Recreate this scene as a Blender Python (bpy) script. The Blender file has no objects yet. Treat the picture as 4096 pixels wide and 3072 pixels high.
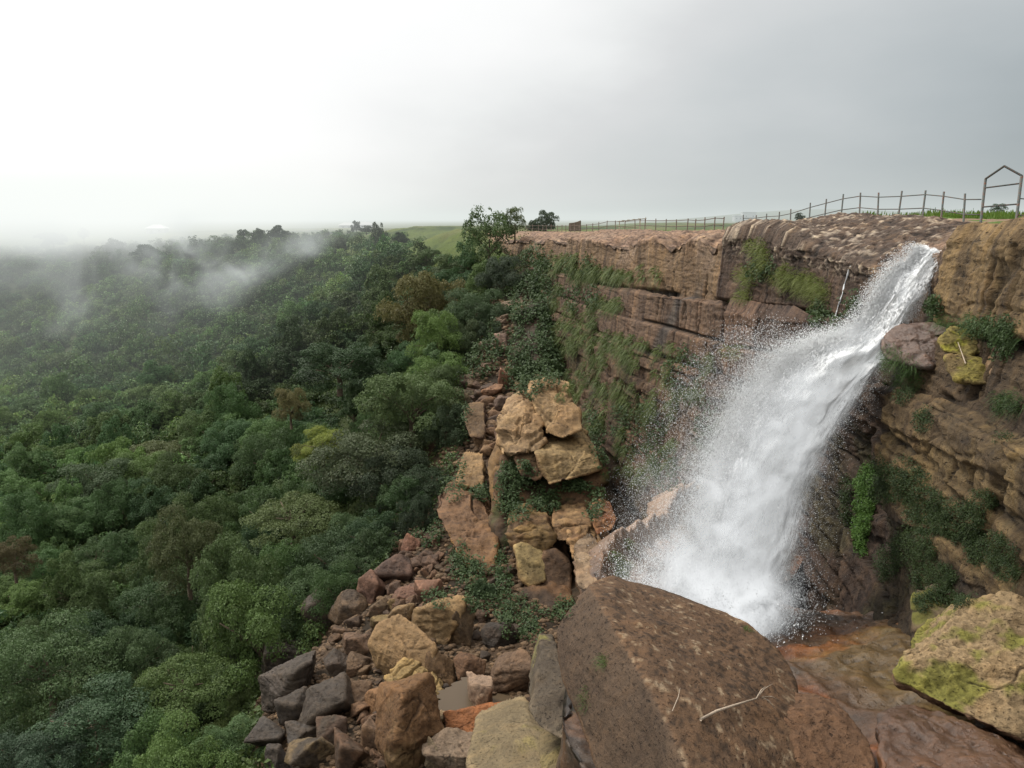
import bpy, bmesh, math, random
import numpy as np
from mathutils import Vector, Matrix, Quaternion

random.seed(7)
RNG = np.random.default_rng(7)
R = math.radians
C = bpy.context.scene.collection
SC = bpy.context.scene

# ------------------------------------------------------------------ camera model (used to survey the photo)
F = 812.0
TH = R(11.5)
CT, ST = math.cos(TH), math.sin(TH)

def ray(px, py):
    a = (px - 512) / F
    b = (384 - py) / F
    return Vector((a, CT + b * ST, b * CT - ST))

def P(px, py, Y):
    d = ray(px, py)
    return d * (Y / d.y)

def depth_of(p):
    return p[1] * CT - p[2] * ST

def proj(V):
    V = np.asarray(V, float).reshape(-1, 3)
    d = V[:, 1] * CT - V[:, 2] * ST
    u = V[:, 1] * ST + V[:, 2] * CT
    d = np.where(d < 0.1, 0.1, d)
    return np.stack([512 + F * V[:, 0] / d, 384 - F * u / d, d], 1)

def z_at(X, Y, py):
    b = (384 - py) / F
    return Y * (b * CT - ST) / (CT + b * ST)

# ------------------------------------------------------------------ numpy noise
def _hash(ix, iy, iz, seed):
    h = (ix.astype(np.int64) * 374761393 + iy.astype(np.int64) * 668265263 + iz.astype(np.int64) * 2147483647 + seed * 1274126177) & 0xFFFFFFFF
    h = ((h ^ (h >> 13)) * 1274126177) & 0xFFFFFFFF
    h = ((h ^ (h >> 16)) * 2246822519) & 0xFFFFFFFF
    return ((h ^ (h >> 15)) & 0xFFFFFF) / float(0xFFFFFF)

def vnoise(p, seed=0):
    p = np.asarray(p, float)
    i = np.floor(p).astype(np.int64)
    f = p - i
    u = f * f * f * (f * (f * 6 - 15) + 10)
    r = 0
    for dx in (0, 1):
        wx = u[:, 0] if dx else 1 - u[:, 0]
        for dy in (0, 1):
            wy = u[:, 1] if dy else 1 - u[:, 1]
            for dz in (0, 1):
                wz = u[:, 2] if dz else 1 - u[:, 2]
                r = r + wx * wy * wz * _hash(i[:, 0] + dx, i[:, 1] + dy, i[:, 2] + dz, seed)
    return r * 2 - 1

def fbm(p, octv=4, seed=0, lac=2.03, gain=0.5):
    p = np.asarray(p, float)
    a, s, t = 1.0, 0, 0
    for o in range(octv):
        s = s + a * vnoise(p + 17.3 * o, seed + o)
        t += a
        a *= gain
        p = p * lac
    return s / t

def ridged(p, octv=4, seed=0):
    p = np.asarray(p, float)
    a, s, t = 1.0, 0, 0
    for o in range(octv):
        s = s + a * (1 - 2 * np.abs(vnoise(p + 11.1 * o, seed + o)))
        t += a
        a *= .5
        p = p * 2.1
    return s / t

def cells(p, seed=0):
    """F1, F2 and the random value of the nearest cell"""
    p = np.asarray(p, float)
    i = np.floor(p).astype(np.int64)
    f1 = np.full(len(p), 9.0); f2 = np.full(len(p), 9.0); idv = np.zeros(len(p))
    for dx in (-1, 0, 1):
        for dy in (-1, 0, 1):
            for dz in (-1, 0, 1):
                c = i + np.array([dx, dy, dz])
                q = np.stack([_hash(c[:, 0], c[:, 1], c[:, 2], seed + k) for k in (1, 2, 3)], 1) + c
                d = np.sqrt(((q - p) ** 2).sum(1))
                v = _hash(c[:, 0], c[:, 1], c[:, 2], seed + 9)
                near = d < f1
                f2 = np.where(near, f1, np.minimum(f2, d))
                idv = np.where(near, v, idv)
                f1 = np.where(near, d, f1)
    return f1, f2, idv

def sstep(a, b, x):
    t = np.clip((x - a) / (b - a), 0, 1)
    return t * t * (3 - 2 * t)

# ------------------------------------------------------------------ object helpers
def mesh_np(name, V, Fc, cols=None, smooth=True, mat=None):
    V = np.asarray(V, np.float32); Fc = np.asarray(Fc, np.int32)
    me = bpy.data.meshes.new(name)
    n, k = Fc.shape
    me.vertices.add(len(V)); me.vertices.foreach_set('co', V.ravel())
    me.loops.add(n * k); me.loops.foreach_set('vertex_index', Fc.ravel())
    me.polygons.add(n)
    me.polygons.foreach_set('loop_start', np.arange(0, n * k, k, dtype=np.int32))
    me.polygons.foreach_set('loop_total', np.full(n, k, np.int32))
    me.update(calc_edges=True)
    me.polygons.foreach_set('use_smooth', np.full(n, smooth, bool))
    if cols is not None:
        set_cols(me, cols)
    if mat:
        me.materials.append(mat)
    return me

def set_cols(me, cols):
    a = me.color_attributes.get('col') or me.color_attributes.new('col', 'FLOAT_COLOR', 'POINT')
    c = np.ones((len(cols), 4), np.float32)
    c[:, :3] = np.clip(np.asarray(cols)[:, :3], 0.002, 1)
    a.data.foreach_set('color', c.ravel())

def link(name, me, parent=None, loc=None):
    o = bpy.data.objects.new(name, me)
    C.objects.link(o)
    if parent:
        o.parent = parent
    if loc is not None:
        o.location = loc
    return o

def tag(o, label=None, cat=None, group=None, kind=None):
    if label: o['label'] = label
    if cat: o['category'] = cat
    if group: o['group'] = group
    if kind: o['kind'] = kind
    return o

def grid_faces(nu, nv):
    """faces of a grid of vertices indexed [u * nv + v]"""
    u, v = np.meshgrid(np.arange(nu - 1), np.arange(nv - 1), indexing='ij')
    a = (u * nv + v).ravel()
    return np.stack([a, a + nv, a + nv + 1, a + 1], 1)

def vnormals(V, Fc):
    V = np.asarray(V, float)
    n = np.cross(V[Fc[:, 1]] - V[Fc[:, 0]], V[Fc[:, 2]] - V[Fc[:, 0]])
    N = np.zeros_like(V)
    for k in range(Fc.shape[1]):
        np.add.at(N, Fc[:, k], n)
    return N / (np.linalg.norm(N, axis=1)[:, None] + 1e-9)

def tube(pts, rad, seg=8, caps=True):
    """verts and quads of a tube along pts"""
    V, Q = [], []
    pts = [Vector(p) for p in pts]
    up = Vector((0.13, 0.21, 1)).normalized()
    for i, p in enumerate(pts):
        d = (pts[min(i + 1, len(pts) - 1)] - pts[max(i - 1, 0)]).normalized()
        ref = up if abs(d.dot(up)) < .9 else Vector((1, 0.1, 0))
        s = d.cross(ref).normalized(); t = d.cross(s)
        r = rad[i] if hasattr(rad, '__len__') else rad
        for k in range(seg):
            a = 2 * math.pi * k / seg
            V.append(p + (s * math.cos(a) + t * math.sin(a)) * r)
    for i in range(len(pts) - 1):
        for k in range(seg):
            Q.append((i * seg + k, i * seg + (k + 1) % seg, (i + 1) * seg + (k + 1) % seg, (i + 1) * seg + k))
    if caps:
        for base in (0, (len(pts) - 1) * seg):
            c = len(V); V.append(pts[0] if base == 0 else pts[-1])
            for k in range(0, seg, 2):
                Q.append((c, base + k, base + (k + 1) % seg, base + (k + 2) % seg))
    return V, Q

def tube_mesh(name, tubes, mat, smooth=True):
    V, Q = [], []
    for pts, rad, seg in tubes:
        v, q = tube(pts, rad, seg)
        b = len(V); V += [tuple(x) for x in v]; Q += [tuple(i + b for i in f) for f in q]
    return mesh_np(name, V, Q, smooth=smooth, mat=mat)

def box_mesh(name, boxes, mat):
    bm = bmesh.new()
    for c, s, rz in boxes:
        M = Matrix.Translation(c) @ Matrix.Rotation(rz, 4, 'Z') @ Matrix.Diagonal((s[0], s[1], s[2], 1))
        bmesh.ops.create_cube(bm, size=1, matrix=M)
    bmesh.ops.bevel(bm, geom=bm.edges[:], offset=min(min(s) for _, s, _ in boxes) * .12, segments=1, affect='EDGES')
    me = bpy.data.meshes.new(name); bm.to_mesh(me); bm.free()
    me.materials.append(mat)
    return me

# ------------------------------------------------------------------ materials
def nodes_of(m):
    m.use_nodes = True
    nt = m.node_tree; nt.nodes.clear()
    return nt, nt.nodes, nt.links

def ramp(N, pts, interp='LINEAR'):
    r = N.new('ShaderNodeValToRGB'); r.color_ramp.interpolation = interp
    e = r.color_ramp.elements
    while len(e) < len(pts): e.new(.5)
    for el, (p, c) in zip(e, pts):
        el.position = p; el.color = (*c, 1) if len(c) == 3 else c
    return r

def rock_mat(name, scale=1.0, streak=0.0, rough=(.55, .95), bump=.6, spec=.25, dist=.12, pits=.8, beds=.5, tone=.78, shade_wear=.8):
    m = bpy.data.materials.new(name)
    nt, N, L = nodes_of(m)
    out = N.new('ShaderNodeOutputMaterial'); b = N.new('ShaderNodeBsdfPrincipled')
    L.new(b.outputs[0], out.inputs[0])
    at = N.new('ShaderNodeAttribute'); at.attribute_name = 'col'
    geo = N.new('ShaderNodeNewGeometry')
    def noise(sc, det, ro, vec=None):
        n = N.new('ShaderNodeTexNoise'); n.inputs['Scale'].default_value = sc; n.inputs['Detail'].default_value = det
        n.inputs['Roughness'].default_value = ro
        L.new(vec or geo.outputs['Position'], n.inputs['Vector']); return n
    n1 = noise(.35 * scale, 6, .65); n2 = noise(2.6 * scale, 8, .7); n3 = noise(11 * scale, 6, .75)
    r1 = ramp(N, [(.3, (.72, .70, .70)), (.5, (1, 1, 1)), (.72, (1.28, 1.2, 1.1))]); L.new(n1.outputs[0], r1.inputs[0])
    r2 = ramp(N, [(.30, (.42, .40, .40)), (.46, (.95, .95, .95)), (.62, (1.1, 1.08, 1.05)), (.75, (1.4, 1.36, 1.3))]); L.new(n2.outputs[0], r2.inputs[0])
    def mul(a, c, f=1.0):
        x = N.new('ShaderNodeMix'); x.data_type = 'RGBA'; x.blend_type = 'MULTIPLY'; x.inputs[0].default_value = f
        L.new(a, x.inputs[6]); L.new(c, x.inputs[7]); return x.outputs[2]
    c = mul(at.outputs['Color'], r1.outputs[0]); c = mul(c, r2.outputs[0], .85)
    r3 = ramp(N, [(.33, (.45, .45, .45)), (.5, (1, 1, 1)), (.7, (1.25, 1.25, 1.25))]); L.new(n3.outputs[0], r3.inputs[0])
    c = mul(c, r3.outputs[0], .6)
    if streak:
        mp = N.new('ShaderNodeMapping'); mp.inputs['Scale'].default_value = (1.1, 1.1, .07)
        L.new(geo.outputs['Position'], mp.inputs[0])
        n4 = noise(1.3 * scale, 5, .6, mp.outputs[0])
        r4 = ramp(N, [(.35, (.28, .26, .28)), (.46, (.75, .72, .71)), (.54, (1, 1, 1)), (.66, (1.4, 1.35, 1.2))]); L.new(n4.outputs[0], r4.inputs[0])
        c = mul(c, r4.outputs[0], streak)
    mp2 = N.new('ShaderNodeMapping'); mp2.inputs['Scale'].default_value = (1, 1, 2.6); mp2.inputs['Rotation'].default_value = (.12, .05, 0)
    L.new(geo.outputs['Position'], mp2.inputs[0])
    n5 = noise(3.4 * scale, 4, .55, mp2.outputs[0])
    r5 = ramp(N, [(.315, (.16, .14, .13)), (.37, (.75, .74, .73)), (.42, (1, 1, 1))]); L.new(n5.outputs[0], r5.inputs[0])
    pm = N.new('ShaderNodeMapRange'); pm.inputs[1].default_value = .38; pm.inputs[2].default_value = .62; pm.inputs[3].default_value = pits * .15; pm.inputs[4].default_value = pits
    L.new(noise(.9 * scale, 3, .5).outputs[0], pm.inputs[0])
    px_ = N.new('ShaderNodeMix'); px_.data_type = 'RGBA'; px_.blend_type = 'MULTIPLY'; L.new(pm.outputs[0], px_.inputs[0]); L.new(c, px_.inputs[6]); L.new(r5.outputs[0], px_.inputs[7]); c = px_.outputs[2]
    mp3 = N.new('ShaderNodeMapping'); mp3.inputs['Scale'].default_value = (.22, .22, 3.2); mp3.inputs['Rotation'].default_value = (.03, .03, 0)
    L.new(geo.outputs['Position'], mp3.inputs[0])
    n6 = noise(1.5 * scale, 6, .7, mp3.outputs[0])
    r6 = ramp(N, [(.34, (.55, .53, .52)), (.45, (.96, .96, .96)), (.6, (1.1, 1.09, 1.07))]); L.new(n6.outputs[0], r6.inputs[0])
    c = mul(c, r6.outputs[0], beds)
    # pale worn edges; shade of the hollows darkened into the colour
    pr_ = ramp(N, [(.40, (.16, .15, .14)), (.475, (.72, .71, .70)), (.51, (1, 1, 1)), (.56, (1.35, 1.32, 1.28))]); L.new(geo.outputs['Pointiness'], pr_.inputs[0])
    c = mul(c, pr_.outputs[0], shade_wear)
    tone_ = N.new('ShaderNodeRGB'); tone_.outputs[0].default_value = (tone * 1.03, tone * .97, tone * .87, 1)
    c = mul(c, tone_.outputs[0])
    L.new(c, b.inputs['Base Color'])
    rr = N.new('ShaderNodeMapRange'); rr.inputs[3].default_value = rough[0]; rr.inputs[4].default_value = rough[1]
    L.new(n2.outputs[0], rr.inputs[0]); L.new(rr.outputs[0], b.inputs['Roughness'])
    b.inputs['Specular IOR Level'].default_value = spec
    ad = N.new('ShaderNodeMath'); ad.operation = 'MULTIPLY_ADD'; ad.inputs[1].default_value = .45
    L.new(n3.outputs[0], ad.inputs[0]); ad2 = N.new('ShaderNodeMath'); ad2.operation = 'MULTIPLY_ADD'; ad2.inputs[1].default_value = .8; L.new(r5.outputs[0], ad2.inputs[0]); L.new(n2.outputs[0], ad2.inputs[2]); L.new(ad2.outputs[0], ad.inputs[2])
    bp = N.new('ShaderNodeBump'); bp.inputs['Strength'].default_value = bump; bp.inputs['Distance'].default_value = dist
    L.new(ad.outputs[0], bp.inputs['Height']); L.new(bp.outputs[0], b.inputs['Normal'])
    return m

def leaf_mat(name, trans=.28, rough=.55):
    m = bpy.data.materials.new(name)
    nt, N, L = nodes_of(m)
    out = N.new('ShaderNodeOutputMaterial')
    at = N.new('ShaderNodeAttribute'); at.attribute_name = 'col'
    oi = N.new('ShaderNodeObjectInfo')
    x = N.new('ShaderNodeMix'); x.data_type = 'RGBA'; x.blend_type = 'MULTIPLY'; x.inputs[0].default_value = 1
    L.new(at.outputs['Color'], x.inputs[6]); L.new(oi.outputs['Color'], x.inputs[7])
    b = N.new('ShaderNodeBsdfPrincipled'); b.inputs['Roughness'].default_value = rough; b.inputs['Specular IOR Level'].default_value = .3
    t = N.new('ShaderNodeBsdfTranslucent'); ms = N.new('ShaderNodeMixShader'); ms.inputs[0].default_value = trans
    L.new(x.outputs[2], b.inputs['Base Color']); L.new(x.outputs[2], t.inputs['Color'])
    L.new(b.outputs[0], ms.inputs[1]); L.new(t.outputs[0], ms.inputs[2]); L.new(ms.outputs[0], out.inputs[0])
    return m

def plain_mat(name, col, rough=.7, var=.25, sc=6.0, metal=0, spec=.3, col2=None):
    m = bpy.data.materials.new(name)
    nt, N, L = nodes_of(m)
    out = N.new('ShaderNodeOutputMaterial'); b = N.new('ShaderNodeBsdfPrincipled'); L.new(b.outputs[0], out.inputs[0])
    geo = N.new('ShaderNodeNewGeometry')
    n = N.new('ShaderNodeTexNoise'); n.inputs['Scale'].default_value = sc; n.inputs['Detail'].default_value = 5; n.inputs['Roughness'].default_value = .7
    L.new(geo.outputs['Position'], n.inputs['Vector'])
    c2 = col2 or tuple(min(1, c * (1 + var)) for c in col)
    r = ramp(N, [(.38, tuple(c * (1 - var) for c in col)), (.5, col), (.62, c2)]); L.new(n.outputs[0], r.inputs[0])
    L.new(r.outputs[0], b.inputs['Base Color'])
    b.inputs['Roughness'].default_value = rough; b.inputs['Metallic'].default_value = metal; b.inputs['Specular IOR Level'].default_value = spec
    return m

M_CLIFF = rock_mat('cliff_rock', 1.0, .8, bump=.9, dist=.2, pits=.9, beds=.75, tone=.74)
M_ROCK = rock_mat('boulder_rock', 1.5, .0, bump=.8, pits=.5, beds=.3, tone=.80, shade_wear=.55)
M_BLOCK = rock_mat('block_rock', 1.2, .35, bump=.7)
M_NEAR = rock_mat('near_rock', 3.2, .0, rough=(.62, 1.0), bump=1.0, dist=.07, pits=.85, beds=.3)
M_DAMP = rock_mat('damp_rock', 1.6, .0, rough=(.4, .85), bump=.9, spec=.3, pits=.6, beds=.3, tone=.8, shade_wear=.6)
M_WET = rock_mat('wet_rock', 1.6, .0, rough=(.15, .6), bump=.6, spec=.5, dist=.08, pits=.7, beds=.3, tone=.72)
M_GROUND = rock_mat('ground_soil', .6, .0, bump=.8, spec=.1, pits=.3, beds=0, tone=.9, shade_wear=.3)
M_LEAF = leaf_mat('leaf')
M_GRASS = leaf_mat('grass_blade', .35)
M_BARK = plain_mat('bark', (.10, .075, .05), .9)
M_RUST = plain_mat('rusty_paint', (.085, .10, .092), .6, .35, 9, col2=(.13, .05, .028))
M_RUSTY = plain_mat('rusty_pipe', (.10, .068, .05), .75, .4, 9, col2=(.17, .13, .10))

# ------------------------------------------------------------------ the rim of the cliff (surveyed: pixel column, rim row, distance)
ST_PX = [500, 530, 560, 600, 650, 700, 735, 770, 805, 845, 890, 930, 950, 990, 1040, 1120, 1240]
RIM_Y = [135, 116, 100, 84, 68, 58, 51, 46.5, 41, 35, 30, 27, 25, 22.5, 19.5, 16, 12]
RIM_PY = [236, 237, 237, 241, 240, 240, 239, 238, 247, 259, 266, 248, 243, 241, 241, 242, 244]
CREST_PY = [232, 233, 231.5, 231.5, 232, 230, 223, 216.5, 218, 222, 226, 229, 230, 231, 232, 233, 234]
BACK = [6, 6, 6, 6, 5, 5, 4.5, 4, 4, 4.5, 5, 4.5, 4.5, 4.2, 4, 4, 4]
ROW3 = [258, 264, 271, 283, 291, 297, 303, 306, 311, 318, 325, 329, 330, 329, 340, 356, 380]
ROW4 = [285, 300, 311, 326, 345, 364, 373, 380, 388, 394, 394, 388, 385, 393, 410, 440, 490]
ROW5 = [300, 328, 355, 390, 412, 430, 440, 448, 455, 458, 460, 462, 472, 507, 545, 600, 680]
ROW6 = [310, 340, 380, 432, 452, 482, 497, 507, 516, 526, 532, 538, 548, 572, 602, 660, 740]
ROW7 = [330, 372, 430, 545, 560, 590, 605, 612, 618, 624, 628, 632, 640, 660, 700, 760, 850]
OFF3 = [.2] * 17
OFF4 = [.6, .6, .8, 1.0, 1.0, .8, .3, .4, .5, .7, .9, 1.2, 1.2, 1.1, 1.0, 1, 1]
OFF5 = [1.6, 1.6, 2.0, 2.4, 2.4, 2.0, 1.6, 1.4, 1.2, 1.0, .7, .7, 1.5, 1.9, 1.7, 1.5, 1.5]
OFF6 = [2, 2.2, 3, 3.6, 3.8, 3.4, 3.0, 2.6, 2.2, 1.8, 1.3, 1.0, .9, 1.2, 1.4, 1.5, 1.5]
OFF7 = [3, 3, 4, 4.4, 4.8, 4.4, 4, 3.6, 3.2, 2.8, 2.4, 2.2, 2.2, 2.4, 2.6, 3, 3]
rim = np.array([P(a, b, c)[:] for a, b, c in zip(ST_PX, RIM_PY, RIM_Y)])
nS = len(rim)
tang = np.zeros((nS, 2))
for i in range(nS):
    tang[i] = rim[min(i + 1, nS - 1), :2] - rim[max(i - 1, 0), :2]
tang /= np.linalg.norm(tang, axis=1)[:, None]
nout = np.stack([tang[:, 1], -tang[:, 0]], 1)          # points out of the wall, towards the gorge
if nout[8, 0] > 0: nout = -nout
crest = np.zeros((nS, 3))
for i in range(nS):
    xy = rim[i, :2] - nout[i] * BACK[i]
    crest[i] = (xy[0], xy[1], z_at(xy[0], xy[1], CREST_PY[i]))

def catmull(A, t):
    """rows of A sampled at t in [0, len-1]"""
    A = np.asarray(A, float); n = len(A)
    i = np.clip(np.floor(t).astype(int), 0, n - 2); f = (t - i)
    if A.ndim > 1: f = f[:, None]
    p0, p1, p2, p3 = A[np.maximum(i - 1, 0)], A[i], A[i + 1], A[np.minimum(i + 2, n - 1)]
    return .5 * (2 * p1 + (p2 - p0) * f + (2 * p0 - 5 * p1 + 4 * p2 - p3) * f ** 2 + (3 * p1 - p0 - 3 * p2 + p3) * f ** 3)

RIMF = catmull(rim[:, :2], np.linspace(0, nS - 1, 400))
NF = np.gradient(RIMF, axis=0); NF = np.stack([NF[:, 1], -NF[:, 0]], 1); NF /= np.linalg.norm(NF, axis=1)[:, None]
if NF[200, 0] > 0: NF = -NF
CRF = catmull(crest, np.linspace(0, nS - 1, 400))

def rim_dist(X, Y):
    """signed distance to the rim in plan, positive on the plateau side, and the crest height there"""
    sd = np.zeros(len(X)); cz = np.zeros(len(X))
    for k in range(0, len(X), 20000):
        q = np.stack([X[k:k + 20000], Y[k:k + 20000]], 1)
        d2 = ((q[:, None, :] - RIMF[None]) ** 2).sum(2)
        j = d2.argmin(1)
        v = q - RIMF[j]
        s = -(v * NF[j]).sum(1)
        sd[k:k + 20000] = np.sqrt(d2[np.arange(len(j)), j]) * np.sign(s)
        cz[k:k + 20000] = CRF[j, 2]
    return sd, cz

# ------------------------------------------------------------------ ground: one sheet from the gorge to the horizon
GP = []
def gp(px, py, Y, drop=0):
    p = P(px, py, Y); GP.append((p.x, p.y, p.z - drop))
# forest slope (canopy surveyed, ground lies below it)
for px, py, Y in [(300, 300, 190), (200, 300, 230), (100, 300, 260), (0, 300, 290), (300, 400, 115), (200, 400, 135), (100, 400, 150), (0, 400, 162),
                  (300, 500, 82), (200, 500, 92), (100, 500, 98), (0, 500, 102), (230, 600, 63), (100, 600, 70), (0, 600, 74), (200, 700, 48),
                  (100, 700, 53), (0, 700, 56), (180, 768, 42), (0, 768, 47), (400, 330, 128), (380, 400, 98), (-150, 400, 180), (-150, 600, 85), (-150, 760, 58),
                  (350, 480, 76), (390, 270, 150), (-150, 300, 320)]:
    gp(px, py, Y, 5.5)
for px, py, Y in [(400, 246, 168), (300, 236, 300), (200, 242, 320), (100, 244, 360), (0, 250, 390), (-120, 250, 430), (440, 244, 150), (470, 243, 140), (350, 240, 225), (250, 243, 290)]:
    gp(px, py, Y, 1.5)
# gully floor, from the rock pile up the chute
for px, py, Y in [(480, 768, 29.5), (420, 750, 31.5), (500, 700, 36), (430, 690, 37), (330, 740, 35), (280, 690, 38.5), (300, 640, 44), (360, 620, 47), (420, 600, 49), (450, 640, 44),
                  (400, 560, 55), (440, 540, 58), (470, 500, 66), (450, 470, 74), (495, 430, 77), (470, 400, 84), (505, 400, 83), (500, 370, 91), (480, 345, 97), (510, 330, 99), (520, 300, 106), (510, 270, 114),
                  (525, 248, 124), (500, 240, 138), (540, 600, 48), (560, 480, 62), (600, 640, 40), (620, 700, 33)]:
    gp(px, py, Y, .6)
for X, Y, z in [(-10, 15, -25), (5, 12, -24), (-30, 15, -31), (12, 22, -23), (10, 40, -24), (14, 60, -23), (10, 85, -18), (-5, 0, -27), (-60, 10, -37), (-120, 30, -42), (-250, 120, -40), (-250, 60, -45)]:
    GP.append((X, Y, z))
for X, Y, z in [(-500, 400, -8), (-300, 520, -7), (-100, 450, -5), (0, 300, -4), (20, 180, -3), (-40, 240, -4.5), (-600, 250, -15), (-30, 330, -4.5)]:
    GP.append((X, Y, z))
GP = np.array(GP)
S_ = 50.0
def _tps(r2):
    return np.where(r2 > 1e-12, .5 * r2 * np.log(r2 + 1e-12), 0)
_n = len(GP)
_q = GP[:, :2] / S_
_K = _tps(((_q[:, None] - _q[None]) ** 2).sum(2)) + np.eye(_n) * .02
_Pm = np.concatenate([np.ones((_n, 1)), _q], 1)
_A = np.block([[_K, _Pm], [_Pm.T, np.zeros((3, 3))]])
_W = np.linalg.solve(_A, np.concatenate([GP[:, 2], np.zeros(3)]))

def gorge_z(X, Y):
    out = np.zeros(len(X))
    for k in range(0, len(X), 20000):
        q = np.stack([X[k:k + 20000], Y[k:k + 20000]], 1) / S_
        out[k:k + 20000] = _tps(((q[:, None] - _q[None]) ** 2).sum(2)) @ _W[:_n] + _W[_n] + q @ _W[_n + 1:]
    return out

def ground_z(X, Y):
    X = np.asarray(X, float); Y = np.asarray(Y, float)
    far = sstep(330, 560, np.hypot(X, Y))
    g = gorge_z(np.clip(X, -500, 60), np.clip(Y, 0, 520))
    g = np.minimum(g, -2.2)
    zfar = -7.5 + 3.0 * sstep(-300, 300, X)
    g = g * (1 - far) + zfar * far
    sd, cz = rim_dist(X, Y)
    n = fbm(np.stack([X * .05, Y * .05, X * 0], 1), 3, 5)
    tip = sstep(140, 118, Y) + sstep(20, 60, X)                   # the wall dies out in the slope at its far end
    up = sstep(2.0, 5.5, sd) * np.clip(tip, 0, 1)
    fl_ = sstep(40, 120, sd)
    nearw = sstep(66, 50, Y) * sstep(5, 13, sd)
    plateau = ((cz - .04 - .3 * sstep(6, 3, sd)) * (1 - nearw) - .12 * nearw) * (1 - fl_) + (-1.7 + .5 * n) * fl_
    plateau = plateau * (1 - far) + zfar * far
    # low hills in the mist on the right
    d = np.hypot(X, Y)
    hill = 14 * np.exp(-((X - 330) / 130) ** 2 - ((Y - 900) / 220) ** 2) + 5 * np.exp(-((X - 620) / 200) ** 2 - ((Y - 900) / 220) ** 2)
    z = g * (1 - up) + plateau * up + hill
    nn = fbm(np.stack([X * .35, Y * .35, X * 0], 1), 4, 9) * .7 * sstep(4, -2, sd) + fbm(np.stack([X * .9, Y * .9, X * 0], 1), 3, 19) * .12
    return z + nn * sstep(700, 200, d)

def is_forest(X, Y):
    """0..1: where trees stand"""
    z = ground_z(X, Y)
    V = np.stack([X, Y, z], 1)
    return z

BX = np.array([[235, 515], [250, 520], [300, 505], [330, 472], [380, 462], [420, 456], [470, 448], [500, 432], [520, 405], [560, 384], [590, 352], [620, 300], [650, 276], [680, 262], [720, 256], [800, 262], [1200, 262]], float)
nr, nc = 640, 520
rr = 1 - np.linspace(0, 1, nr)
rad = 22 + 100 * np.linspace(0, 1, nr) + 130 * np.linspace(0, 1, nr) ** 3 + 5500 * np.linspace(0, 1, nr) ** 9
ang = np.linspace(R(-62), R(52), nc)
RR, AA = np.meshgrid(rad, ang, indexing='ij')
GX = (RR * np.sin(AA)).ravel(); GY = (RR * np.cos(AA)).ravel() - 14
GZ = ground_z(GX, GY)
GV = np.stack([GX, GY, GZ], 1)
pr = proj(GV)
sd, cz = rim_dist(GX, GY)
nz = fbm(GV * np.array([.06, .06, .06]), 4, 3)
nz2 = fbm(GV * .5, 3, 33)
col = np.tile(np.array([.040, .058, .020]), (len(GV), 1))                   # leaf litter and dark green ground cover under the trees
def lerp(c, w, t): return c * (1 - w[:, None]) + np.array(t) * w[:, None]
rubble = sstep(9, 4, np.abs(GX - (-4 + (GY - 60) * .05))) * sstep(125, 100, GY)
col = lerp(col, rubble * (nz2 > -.1), (.060, .042, .030))
col = lerp(col, rubble * sstep(.0, .25, nz2), (.085, .055, .036))
gul = sstep(-14, 2, pr[:, 0] - np.interp(pr[:, 1], BX[:, 0], BX[:, 1])) * sstep(125, 110, GY) * sstep(255, 275, pr[:, 1])
col = lerp(col, gul, (.042, .033, .024))
col = lerp(col, gul * sstep(.0, .25, nz2), (.068, .047, .032))
col = lerp(col, gul * sstep(-.05, -.3, nz2), (.030, .024, .018))
meadow = sstep(-14.5, -8.5, GZ) * sstep(125, 150, GY) * (1 - sstep(3, 4, sd) * (GY < 100))
nzm = fbm(GV * np.array([.16, .10, .1]), 4, 133)
col = lerp(col, meadow, (.080, .115, .034))
col = lerp(col, meadow * sstep(-.05, .3, nz), (.115, .135, .05))
col = lerp(col, meadow * sstep(.02, .25, nzm) * .8, (.035, .060, .022))
plt = sstep(2, 4, sd) * sstep(200, 140, GY)
rocky = plt * (1 - sstep(5, 14, sd * np.where(GY < 48, 1.5, .55) + 6 * nz))
col = lerp(col, plt, (.075, .165, .018))
col = lerp(col, plt * sstep(30, 70, GY) * sstep(-.2, .2, nz), (.11, .13, .05))
col = lerp(col, rocky, (.24, .165, .125))
col = lerp(col, plt * sstep(.18, .3, nz2 + .5 * nz) * sstep(60, 30, sd), (.25, .18, .14))
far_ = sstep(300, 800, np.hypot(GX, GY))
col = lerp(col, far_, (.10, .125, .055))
me = mesh_np('ground', GV, grid_faces(nr, nc)[:, ::-1], col, True, M_GROUND)
ground = tag(link('ground', me), 'green and rocky land of the plateau, forest slope and gorge floor', None, None, 'structure')

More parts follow.
